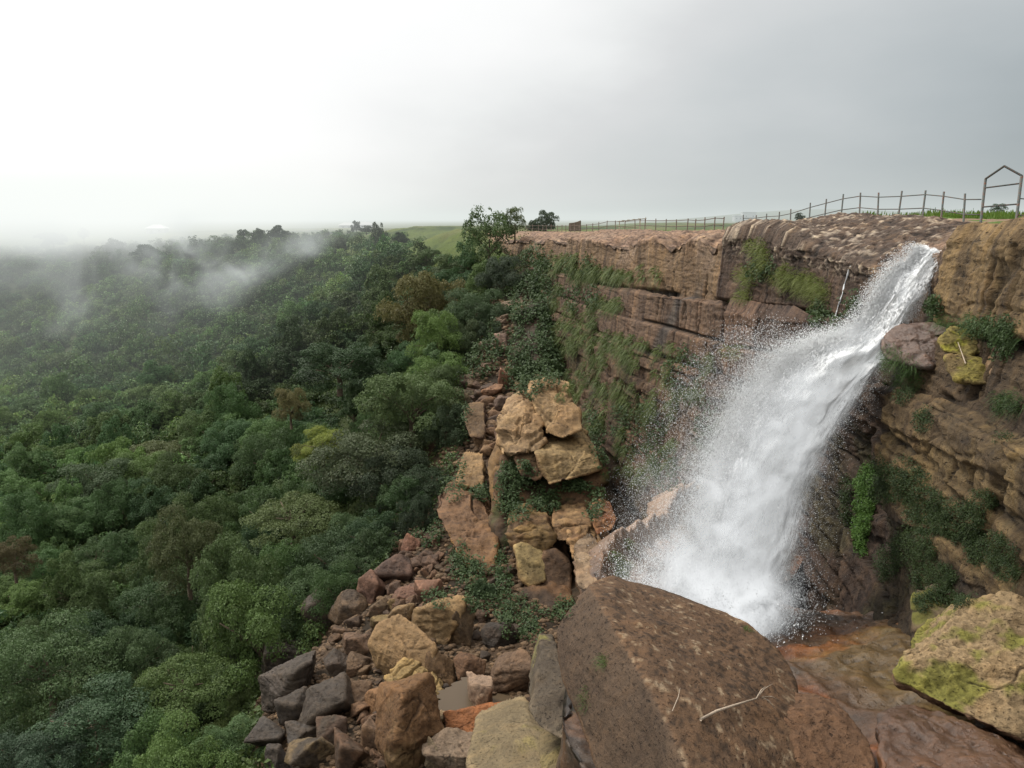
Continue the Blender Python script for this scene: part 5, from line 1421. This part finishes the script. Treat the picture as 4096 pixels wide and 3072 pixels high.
for mx_, my_, mY, sz_, dn, ry_ in [(730, 604, 22.4, (2.4, 1.5, 1.4), 2.2, 0), (722, 565, 23.0, (3.0, 1.3, 1.8), .80, 0), (745, 510, 23.4, (2.2, 1.0, 2.2), 1.1, .25), (775, 455, 23.9, (1.9, .9, 2.2), 1.2, .45),
        (812, 400, 24.4, (1.5, .8, 1.8), 1.4, .6), (850, 350, 25.2, (1.0, .6, 1.4), 1.4, .6), (680, 575, 23.2, (2.4, 1.3, 1.6), .42, 0), (715, 490, 23.6, (2.0, 1.0, 2.6), .40, .35), (690, 520, 23.6, (2.4, 1.0, 2.6), .20, .3), (760, 410, 24.2, (1.8, .8, 1.8), .38, .6), (905, 288, 26.0, (.7, .5, 1.0), .8, .6)]:
    blob('mist', P(mx_, my_, mY), sz_, 0, mist_mat('spray_mist', dn, (1.0, 1.02, 1.03), 1.1, .32, .68), None, fall, ry_)  # glowing mist added along the fall; its emission also whitens the water

# muddy pool in the gully, small streaks of water
def pool(name, pts_, label, colr, dz=0):
    V = [P(*q)[:] for q in pts_]
    zc = np.mean([v[2] for v in V])
    bm = bmesh.new(); vs = [bm.verts.new((v[0], v[1], zc + dz)) for v in V]; bm.faces.new(vs)
    bmesh.ops.triangulate(bm, faces=bm.faces[:]); bmesh.ops.subdivide_edges(bm, edges=bm.edges[:], cuts=3, use_grid_fill=True)
    me = bpy.data.meshes.new(name); bm.to_mesh(me); bm.free()
    m = bpy.data.materials.new(name); nt, N, L = nodes_of(m)
    out = N.new('ShaderNodeOutputMaterial'); b_ = N.new('ShaderNodeBsdfPrincipled'); L.new(b_.outputs[0], out.inputs[0])
    b_.inputs['Base Color'].default_value = (*colr, 1); b_.inputs['Roughness'].default_value = .35; b_.inputs['Specular IOR Level'].default_value = .22
    n = N.new('ShaderNodeTexNoise'); n.inputs['Scale'].default_value = 2.5; bp = N.new('ShaderNodeBump'); bp.inputs['Strength'].default_value = .12
    L.new(n.outputs[0], bp.inputs['Height']); L.new(bp.outputs[0], b_.inputs['Normal'])
    me.materials.append(m)
    o = link(name, me); return tag(o, label, None, None, 'structure')
_pz = ground_hit(500, 705)
_pl = [(445, 664, 36.5), (470, 652, 37.5), (505, 660, 37), (528, 684, 35), (530, 715, 33), (500, 735, 31.8), (462, 728, 32.6), (440, 700, 34.5), (436, 680, 35.5)]
_tt = np.linspace(0, len(_pl), 64, endpoint=False)
_cl = catmull(np.array(_pl[-1:] + _pl + _pl[:2], float), _tt + 1)
pool('water', [(a + 3.5 * math.sin(i * 1.9) + 2 * math.sin(i * .7), b + 2 * math.cos(i * 2.3), c) for i, (a, b, c) in enumerate(_cl)], 'muddy pool among the boulders', (.085, .060, .036), 0)
bpy.data.objects['water'].location.z = _pz.z + .22 - np.mean([v.co.z for v in bpy.data.objects['water'].data.vertices])

# thin trickle down the dark wall left of the jet
rk = random.Random(4)
tr = []
for k in range(14):
    y0 = 266 + k * 4.6
    h = cast(851 - (y0 - 266) * .30 + rk.uniform(-.5, .5), y0)
    if h: tr.append(h[0] + h[1] * .03)
if len(tr) > 3:
    tr.sort(key=lambda v: -v.z)
    tag(link('trickle', tube_mesh('trickle', [(tr, [.018 + .012 * (i % 3) for i in range(len(tr))], 5)], M_DROP)), 'thin white trickle down the dark wall left of the main jet', 'trickle')

# ------------------------------------------------------------------ mist over the slope and haze over the plateau
HAZE = mist_mat('haze', .0010, (.78, .83, .80), homog=True)
me = box_mesh('haze', [((0, 0, 0), (7200, 3400, 90), 0)], HAZE)
hz = link('haze', me, None, (0, 1835, -31)); tag(hz, 'pale haze hanging over the plateau and the far slope', None, None, 'stuff')
WM = (.78, .82, .81)
blob('cloud_wisp', P(172, 256, 205), (19, 12, 14), 0, mist_mat('wisp', .11, WM, .085, .46, .72), 'white wisp of cloud drifting up the left slope below the lone skyline tree')
blob('cloud_wisp', P(285, 252, 200), (28, 12, 6), 0, mist_mat('wisp', .11, WM, .08, .43, .72), 'white wisp of cloud lying along the forest rim in the middle', None, -.40)
blob('cloud_wisp', P(15, 258, 230), (50, 26, 14), 0, mist_mat('wisp', .036, WM, .05, .42, .72), 'broad bank of thin cloud over the far left slope')
blob('cloud_wisp', P(30, 209, 325), (185, 50, 22), 0, mist_mat('wisp', .050, (1.0, 1.03, 1.0), .012, .15, .55), 'bright cloud bank hiding the far left horizon')
blob('cloud_wisp', P(215, 290, 165), (21, 10, 7), 0, mist_mat('wisp', .07, WM, .07, .43, .72), 'small wisp of cloud lower on the slope', None, -.6)
blob('cloud_wisp', P(90, 300, 190), (30, 14, 9), 0, mist_mat('wisp', .035, WM, .06, .46, .75), 'faint veil of mist tangled in the treetops at the left', None, -.3)
blob('cloud_wisp', P(900, 214, 700), (420, 90, 22), 0, mist_mat('wisp', .010, (.30, .35, .365), .006, .2, .6), 'grey cloud bank resting on the plateau at the right')

# ------------------------------------------------------------------ railings and gate
def crest_at(px, back=.3):
    pj = proj(CRF)
    seg = [i for i in range(len(CRF) - 1) if min(pj[i, 0], pj[i + 1, 0]) <= px <= max(pj[i, 0], pj[i + 1, 0])]
    if not seg: seg = [int(np.abs(pj[:-1, 0] - px).argmin())]
    i = seg[-1] if px > 700 else seg[0]
    f = (px - pj[i, 0]) / (pj[i + 1, 0] - pj[i, 0] + 1e-9)
    p = CRF[i] * (1 - f) + CRF[i + 1] * f
    n_ = NF[i]
    return Vector((p[0] - n_[0] * back, p[1] - n_[1] * back, p[2]))
DG = dg()
def drop_to_rock(p):
    h, loc, nor, idx, ob, mw = SC.ray_cast(DG, Vector((p.x, p.y, p.z + 6)), Vector((0, 0, -1)))
    k = 0
    o = Vector((p.x, p.y, p.z + 6))
    while h and not ob.name.startswith(ROCKY) and k < 6:
        o = loc - Vector((0, 0, .02)); h, loc, nor, idx, ob, mw = SC.ray_cast(DG, o, Vector((0, 0, -1))); k += 1
    return loc if h else p
def railing(pxs, label, hgt, r_, f1, f2, mat, name='fence'):
    bases = [drop_to_rock(crest_at(px)) for px in pxs]
    t = bpy.data.objects.new(name, None); C.objects.link(t); t.location = bases[0]
    rk = random.Random(len(pxs))
    tops, lows = [], []
    for b_ in bases:
        ln = Vector((rk.uniform(-.05, .05), rk.uniform(-.03, .03), 1)).normalized()
        hh = hgt * rk.uniform(.94, 1.06)
        o_ = b_ - t.location
        m_ = tube_mesh('post', [([o_ - ln * .25, o_ + ln * hh], r_, 6)], mat)
        link('post', m_, t)
        tops.append(o_ + ln * hgt * f1); lows.append(o_ + ln * hgt * f2)
    for pts_ in (tops, lows):
        link('rail', tube_mesh('rail', [(pts_ + ([pts_[-1] + (drop_to_rock(crest_at(972)) - bases[-1])] if mat is M_RUST else []), r_ * .62, 6)], mat), t)
    return tag(t, label, 'fence'), bases
nx = lambda L_: [(2900 + c / 1.8495) / 4 for c in L_]
fx = lambda L_: [(1800 + c / 1.8433) / 4 for c in L_]
railing(nx([107, 192, 270, 362, 450, 588, 702, 822, 953, 1085, 1235, 1408, 1545, 1710]), 'near railing of rusty painted posts and pipes above the dark outcrop and the fall', 1.22, .042, .80, .30, M_RUST)
railing(fx([545, 597, 640, 670, 700, 730, 780, 810, 840, 875, 905, 943, 992, 1034, 1080, 1138, 1202, 1270, 1345, 1416, 1495, 1570, 1645, 1725, 1780, 1850, 1922, 1985]), 'far railing of brown rusty pipes along the flat left part of the cliff top', 1.22, .05, .86, .42, M_RUSTY)
ga = drop_to_rock(crest_at(973)); gb = drop_to_rock(crest_at(1013, .1))
gt = bpy.data.objects.new('gate_frame', None); C.objects.link(gt); gt.location = ga
mg = lambda n_, pts_, r_: link(n_, tube_mesh(n_, [(pts_, r_, 8)], M_RUST), gt)
gd = gb - ga; gw = Vector((gd.x, gd.y, 0))
hl, hr = 1.78, 1.78
A0, A1 = Vector((0, 0, -.2)), Vector((0, 0, hl)); B0, B1 = gd + Vector((0, 0, -.2)), gd + Vector((0, 0, hr))
AP = (A1 + B1) / 2 + Vector((0, 0, .42))
mg('post', [A0, A1], .052); mg('post', [B0, B1], .052)
mg('gable_bar', [A1, AP], .042); mg('gable_bar', [AP, B1], .042)
for f in (.42, .80): mg('crossbar', [A0.lerp(A1, f) + Vector((0, 0, .04)), B0.lerp(B1, f + .04) + Vector((0, 0, .04))], .030)
tag(gt, 'rusty pipe gate frame with a pointed top standing over the right end of the railing', 'gate')
# last bay of the railing, right of the gate frame
t = bpy.data.objects.new('fence', None); C.objects.link(t); t.location = gb
gc = drop_to_rock(crest_at(1075)) - gb
link('post', tube_mesh('post', [([gc - Vector((0, 0, .2)), gc + Vector((0, 0, 1.25))], .042, 6)], M_RUST), t)
for f in (.95, .35): link('rail', tube_mesh('rail', [([Vector((.06, -.02, f)), gc + Vector((0, 0, f))], .026, 6)], M_RUST), t)
tag(t, 'short stub of railing at the right edge, beyond the gate frame', 'fence')
# rail between the last post and the gate
# ------------------------------------------------------------------ things on the plateau
M_WHITE = plain_mat('white_paint', (.78, .78, .76), .5, .06); M_GLASS = plain_mat('dark_glass', (.03, .035, .04), .15, .1, spec=.6); M_TYRE = plain_mat('tyre', (.025, .025, .025), .9)
M_WALLB = plain_mat('mud_wall', (.15, .115, .085), .95, .3, 3); M_WOOD = plain_mat('grey_bamboo', (.26, .22, .16), .85, .3, 7); M_CONC = plain_mat('pale_wall', (.42, .42, .41), .9, .12)
def ground_at(px, Y):
    p = P(px, 225, Y)
    return Vector((p.x, p.y, float(ground_z([p.x], [p.y])[0])))
def car(px, Y, label, mat, rz, zpx=None):
    g = ground_at(px, Y) if zpx is None else P(px, zpx, Y)
    t = bpy.data.objects.new('parked_car', None); C.objects.link(t); t.location = g; t.rotation_euler = (0, 0, rz)
    bm = bmesh.new()
    prof = [(-2.1, .35), (-2.15, .75), (-1.75, .92), (-1.1, 1.0), (-.55, 1.45), (1.0, 1.48), (1.75, 1.0), (2.1, .9), (2.1, .35)]
    vs = [[bm.verts.new((x, s * (.84 if z < 1.1 else .66), z)) for x, z in prof] for s in (-1, 1)]
    bm.faces.new(vs[0]); bm.faces.new(vs[1][::-1])
    for i in range(len(prof)):
        j = (i + 1) % len(prof); bm.faces.new((vs[0][i], vs[1][i], vs[1][j], vs[0][j]))
    bmesh.ops.recalc_face_normals(bm, faces=bm.faces[:]); bmesh.ops.bevel(bm, geom=bm.edges[:], offset=.06, segments=2, affect='EDGES')
    me = bpy.data.meshes.new('body'); bm.to_mesh(me); bm.free(); me.materials.append(mat); link('body', me, t)
    link('window', box_mesh('window', [((.15, 0, 1.24), (1.5, 1.50, .30), 0)], M_GLASS), t)
    for x in (-1.35, 1.35):
        for y in (-.78, .78):
            link('wheel', tube_mesh('wheel', [([(x, y - .1, .33), (x, y + .1, .33)], .33, 14)], M_TYRE), t)
    return tag(t, label, 'car')
car(453, 310, 'small white car parked on the meadow left of the skyline tree', M_WHITE, .1)
car(976, 108, 'pale car half hidden in the grass behind the gate frame', M_WHITE, .3)
def house(px, Y, wd_, dp, hh, label, wallm, roofm, name='house', roof_h=1.8, rz=0):
    g = ground_at(px, Y)
    t = bpy.data.objects.new(name, None); C.objects.link(t); t.location = g; t.rotation_euler = (0, 0, rz)
    link('wall', box_mesh('wall', [((0, 0, hh / 2 - .3), (wd_, dp, hh + .6), 0)], wallm), t)
    bm = bmesh.new(); e = .6
    b4 = [bm.verts.new((sx_ * (wd_ / 2 + e), sy * (dp / 2 + e), hh)) for sx_, sy in ((-1, -1), (1, -1), (1, 1), (-1, 1))]
    r2 = [bm.verts.new((sx_ * wd_ * .22, 0, hh + roof_h)) for sx_ in (-1, 1)]
    bm.faces.new(b4[::-1]); bm.faces.new((b4[0], b4[1], r2[1], r2[0])); bm.faces.new((b4[2], b4[3], r2[0], r2[1])); bm.faces.new((b4[1], b4[2], r2[1])); bm.faces.new((b4[3], b4[0], r2[0]))
    me = bpy.data.meshes.new('roof'); bm.to_mesh(me); bm.free(); me.materials.append(roofm); link('roof', me, t)
    link('door', box_mesh('door', [((-wd_ * .2, -dp / 2 - .03, hh * .4), (1.0, .08, hh * .8), 0)], M_GLASS), t)
    link('window', box_mesh('window', [((wd_ * .22, -dp / 2 - .03, hh * .55), (1.3, .08, 1.0), 0)], M_GLASS), t)
    return tag(t, label, 'house')
house(157, 400, 8.5, 7, 2.4, 'low house with a bright white roof in the mist at the left', M_CONC, M_WHITE, rz=.1)
house(347, 520, 9, 7, 2.6, 'left of the two faint grey houses on the misty skyline', M_CONC, M_CONC)
house(365, 520, 10, 7, 2.8, 'right of the two faint grey houses on the misty skyline', M_CONC, M_CONC, rz=.2)
for px, wd_, hh, lab in [(737, 7, 4.5, 'smaller of two blocky buildings on the misty hill behind the railing'), (748, 12, 7, 'larger of two blocky buildings on the misty hill behind the railing')]:
    g = ground_at(px, 720)
    t = bpy.data.objects.new('building', None); C.objects.link(t); t.location = g
    link('wall', box_mesh('wall', [((0, 0, hh / 2 - .5), (wd_, 8, hh + 1), 0)], M_CONC), t)
    link('parapet', box_mesh('parapet', [((0, 0, hh + .35), (wd_ + .4, 8.4, .7), 0)], M_CONC), t)
    for x in (-.25, .25): link('window', box_mesh('window', [((x * wd_, -4.03, hh * .55), (1.4, .1, 1.4), 0)], M_GLASS), t)
    tag(t, lab, 'building')
# ruined mud wall
g = ground_at(575, 150)
bm = bmesh.new()
prof = [(-1.15, -.5), (1.1, -.5), (1.08, 1.9), (.98, 2.0), (.5, 1.78), (-.2, 1.6), (-1.1, 1.5)]
vs = [[bm.verts.new((x, y, z)) for x, z in prof] for y in (-.25, .25)]
bm.faces.new(vs[0]); bm.faces.new(vs[1][::-1])
for i in range(len(prof)):
    j = (i + 1) % len(prof); bm.faces.new((vs[0][i], vs[0][j], vs[1][j], vs[1][i]))
bmesh.ops.recalc_face_normals(bm, faces=bm.faces[:]); bmesh.ops.bevel(bm, geom=bm.edges[:], offset=.05, segments=1, affect='EDGES')
me = bpy.data.meshes.new('ruined_wall'); bm.to_mesh(me); bm.free(); me.materials.append(M_WALLB)
tag(link('ruined_wall', me, None, g), 'brown slab of ruined wall with a slanted top behind the far railing', 'wall')
# bamboo shelter frame
g = ground_at(632, 122)
t = bpy.data.objects.new('shelter_frame', None); C.objects.link(t); t.location = g
for x, y, h in [(-1.9, 0, 1.75), (1.2, 0, 2.0), (2.0, .2, 2.3), (-1.6, 2, 1.7), (1.4, 2, 2.0)]:
    link('post', tube_mesh('post', [([(x, y, -.2), (x + .03, y, h)], .05, 6)], M_WOOD), t)
link('roof_poles', tube_mesh('roof_poles', [([(-2.0, k * .5, 1.62), (2.1, k * .5, 2.05)], .05, 5) for k in range(5)] + [([(x, -.2, 1.72 + (x + 2) * .1), (x, 2.2, 1.72 + (x + 2) * .1)], .04, 5) for x in (-1.2, -.4, .4, 1.2)], M_WOOD), t)
link('table', box_mesh('table', [((-.3, 1, .75), (2.2, 1, .08), 0)], M_WOOD), t)
tag(t, 'open bamboo shelter frame with a bare pole roof behind the far railing', 'shelter')
# small marker post
g = ground_at(989, 110)
tag(link('marker_post', tube_mesh('marker_post', [([(0, 0, -.3), (0, 0, 1.1)], [.09, .07], 8), ([(0, 0, 1.1), (0, 0, 1.35)], [.12, .02], 8)], plain_mat('faded_paint', (.45, .30, .26), .8)), None, g), 'small reddish marker post on the grass seen through the gate frame', 'post')
# dry branch on the boulder
M_TWIG = plain_mat('dry_twig', (.36, .29, .22), .85, .3, 30)
def on_rock(px, py, lift):
    h = cast(px, py); return h[0] + h[1] * lift if h else P(px, py, 14)
b0 = on_rock(700, 721, .03); b1 = on_rock(728, 710, .09); b2 = on_rock(752, 704, .14); b3 = on_rock(768, 700, .12)
t = bpy.data.objects.new('dry_branch', None); C.objects.link(t); t.location = b0
Lc = lambda v: v - b0
link('stem', tube_mesh('stem', [([Lc(b0), Lc(b0.lerp(b1, .5)) + Vector((0, 0, .03)), Lc(b1), Lc(b2)], [.026, .024, .021, .016], 6)], M_TWIG), t)
for e in [(758, 697, .25), (769, 694, .22), (778, 705, .1), (775, 712, .04)]:
    q = on_rock(e[0], e[1], e[2]); s_ = b2 if e[0] < 770 else b2.lerp(b3, .4)
    link('twig', tube_mesh('twig', [([Lc(s_), Lc((s_ + q) / 2) + Vector((0, 0, .05)), Lc(q)], [.013, .010, .004], 5)], M_TWIG), t)
tag(t, 'pale dry branch with thin twigs lying on top of the huge boulder', 'branch')
q0, q1 = on_rock(672, 712, .02), on_rock(678, 694, .12)
tag(link('dry_stick', tube_mesh('dry_stick', [([Vector((0, 0, 0)), (q1 - q0) * .5 + Vector((.03, 0, .04)), q1 - q0], [.009, .008, .004], 5)], M_TWIG), None, q0), 'thin dry stick curved on the face of the huge boulder', 'stick')
q0, q1 = on_rock(966, 364, .03), on_rock(960, 344, .3)
tag(link('dry_stick', tube_mesh('dry_stick', [([Vector((0, 0, 0)), q1 - q0], [.016, .008], 5)], M_TWIG), None, q0), 'thin pale stick standing between the two yellow lichen rocks', 'stick')
# ------------------------------------------------------------------ camera, world, sun
cam = bpy.data.cameras.new('camera'); camo = bpy.data.objects.new('camera', cam); C.objects.link(camo)
cam.sensor_width = 36; cam.lens = F * 36 / 1024; cam.clip_end = 20000; cam.clip_start = .1
camo.rotation_euler = (R(90) - TH, 0, 0)
SC.camera = camo
SUN_EL, SUN_AZ = R(52), R(-62)            # azimuth from straight ahead, negative to the left
sl = bpy.data.lights.new('sun', 'SUN'); sl.energy = 3.3; sl.angle = R(14); sl.color = (1, .95, .87)
so = bpy.data.objects.new('sun', sl); C.objects.link(so)
sdir = Vector((math.sin(SUN_AZ) * math.cos(SUN_EL), math.cos(SUN_AZ) * math.cos(SUN_EL), math.sin(SUN_EL)))
so.rotation_euler = sdir.to_track_quat('Z', 'Y').to_euler()
so.location = sdir * 200
w = bpy.data.worlds.new('World'); SC.world = w; w.use_nodes = True
nt = w.node_tree; N = nt.nodes; L = nt.links; N.clear()
out = N.new('ShaderNodeOutputWorld')
sky = N.new('ShaderNodeTexSky'); sky.sky_type = 'NISHITA'; sky.sun_disc = False; sky.sun_elevation = SUN_EL; sky.sun_rotation = SUN_AZ
bg1 = N.new('ShaderNodeBackground'); bg1.inputs[1].default_value = .08; L.new(sky.outputs[0], bg1.inputs[0])
tc = N.new('ShaderNodeTexCoord'); sx = N.new('ShaderNodeSeparateXYZ'); L.new(tc.outputs['Generated'], sx.inputs[0])
m1 = N.new('ShaderNodeMath'); m1.operation = 'MULTIPLY_ADD'; m1.inputs[1].default_value = 1.25; L.new(sx.outputs['Z'], m1.inputs[0])
mneg = N.new('ShaderNodeMath'); mneg.operation = 'MULTIPLY'; mneg.inputs[1].default_value = -1; L.new(sx.outputs['X'], mneg.inputs[0]); L.new(mneg.outputs[0], m1.inputs[2])
cn = N.new('ShaderNodeTexNoise'); cn.inputs['Scale'].default_value = 3.2; cn.inputs['Detail'].default_value = 5; cn.inputs['Roughness'].default_value = .5
mpc = N.new('ShaderNodeMapping'); mpc.inputs['Scale'].default_value = (1, 1, 2.2); L.new(tc.outputs['Generated'], mpc.inputs[0]); L.new(mpc.outputs[0], cn.inputs['Vector'])
m2 = N.new('ShaderNodeMath'); m2.operation = 'MULTIPLY_ADD'; m2.inputs[1].default_value = .34; L.new(cn.outputs[0], m2.inputs[0]); L.new(m1.outputs[0], m2.inputs[2])
mr = N.new('ShaderNodeMapRange'); mr.inputs[1].default_value = -.6 + .17; mr.inputs[2].default_value = 1.0 + .17; L.new(m2.outputs[0], mr.inputs[0])
def qpos(q): return (q + .6) / 1.6
cr = ramp(N, [(qpos(-.58), (.26, .305, .32)), (qpos(-.30), (.47, .51, .525)), (qpos(-.08), (.64, .665, .67)), (qpos(.05), (.74, .75, .75)), (qpos(.17), (.90, .91, .90)), (qpos(.32), (1.02, 1.02, 1.01)), (qpos(.95), (1.3, 1.3, 1.28))])
L.new(mr.outputs[0], cr.inputs[0])
bg2 = N.new('ShaderNodeBackground'); bg2.inputs[1].default_value = 1.0; L.new(cr.outputs[0], bg2.inputs[0])
mx = N.new('ShaderNodeMixShader'); mx.inputs[0].default_value = .93; L.new(bg1.outputs[0], mx.inputs[1]); L.new(bg2.outputs[0], mx.inputs[2]); L.new(mx.outputs[0], out.inputs[0])
# sky brightened overhead for more light on the water, slightly dimmed behind the viewpoint
hb = N.new('ShaderNodeMapRange'); hb.inputs[1].default_value = .45; hb.inputs[2].default_value = 1.0; hb.inputs[3].default_value = 1.0; hb.inputs[4].default_value = 1.5; L.new(sx.outputs['Z'], hb.inputs[0])
hy = N.new('ShaderNodeMapRange'); hy.inputs[1].default_value = .35; hy.inputs[2].default_value = -.5; hy.inputs[3].default_value = 1.0; hy.inputs[4].default_value = .9; L.new(sx.outputs['Y'], hy.inputs[0])
hm = N.new('ShaderNodeMath'); hm.operation = 'MULTIPLY'; L.new(hb.outputs[0], hm.inputs[0]); L.new(hy.outputs[0], hm.inputs[1]); # below the horizon the world is dark land, not sky
hl_ = N.new('ShaderNodeMapRange'); hl_.inputs[1].default_value = -.10; hl_.inputs[2].default_value = -.01; hl_.inputs[3].default_value = .10; hl_.inputs[4].default_value = 1.0; L.new(sx.outputs['Z'], hl_.inputs[0])
hg = N.new('ShaderNodeMath'); hg.operation = 'MULTIPLY'; L.new(hm.outputs[0], hg.inputs[0]); L.new(hl_.outputs[0], hg.inputs[1]); L.new(hg.outputs[0], bg2.inputs[1])

SC.view_settings.view_transform = 'Standard'; SC.view_settings.look = 'None'; SC.view_settings.exposure = 0; SC.view_settings.gamma = 1
SC.render.engine = 'CYCLES'
cy = SC.cycles
cy.use_denoising = True
cy.max_bounces = 6; cy.diffuse_bounces = 3; cy.glossy_bounces = 2; cy.transmission_bounces = 3; cy.transparent_max_bounces = 24; cy.volume_bounces = 0
cy.sample_clamp_indirect = 4
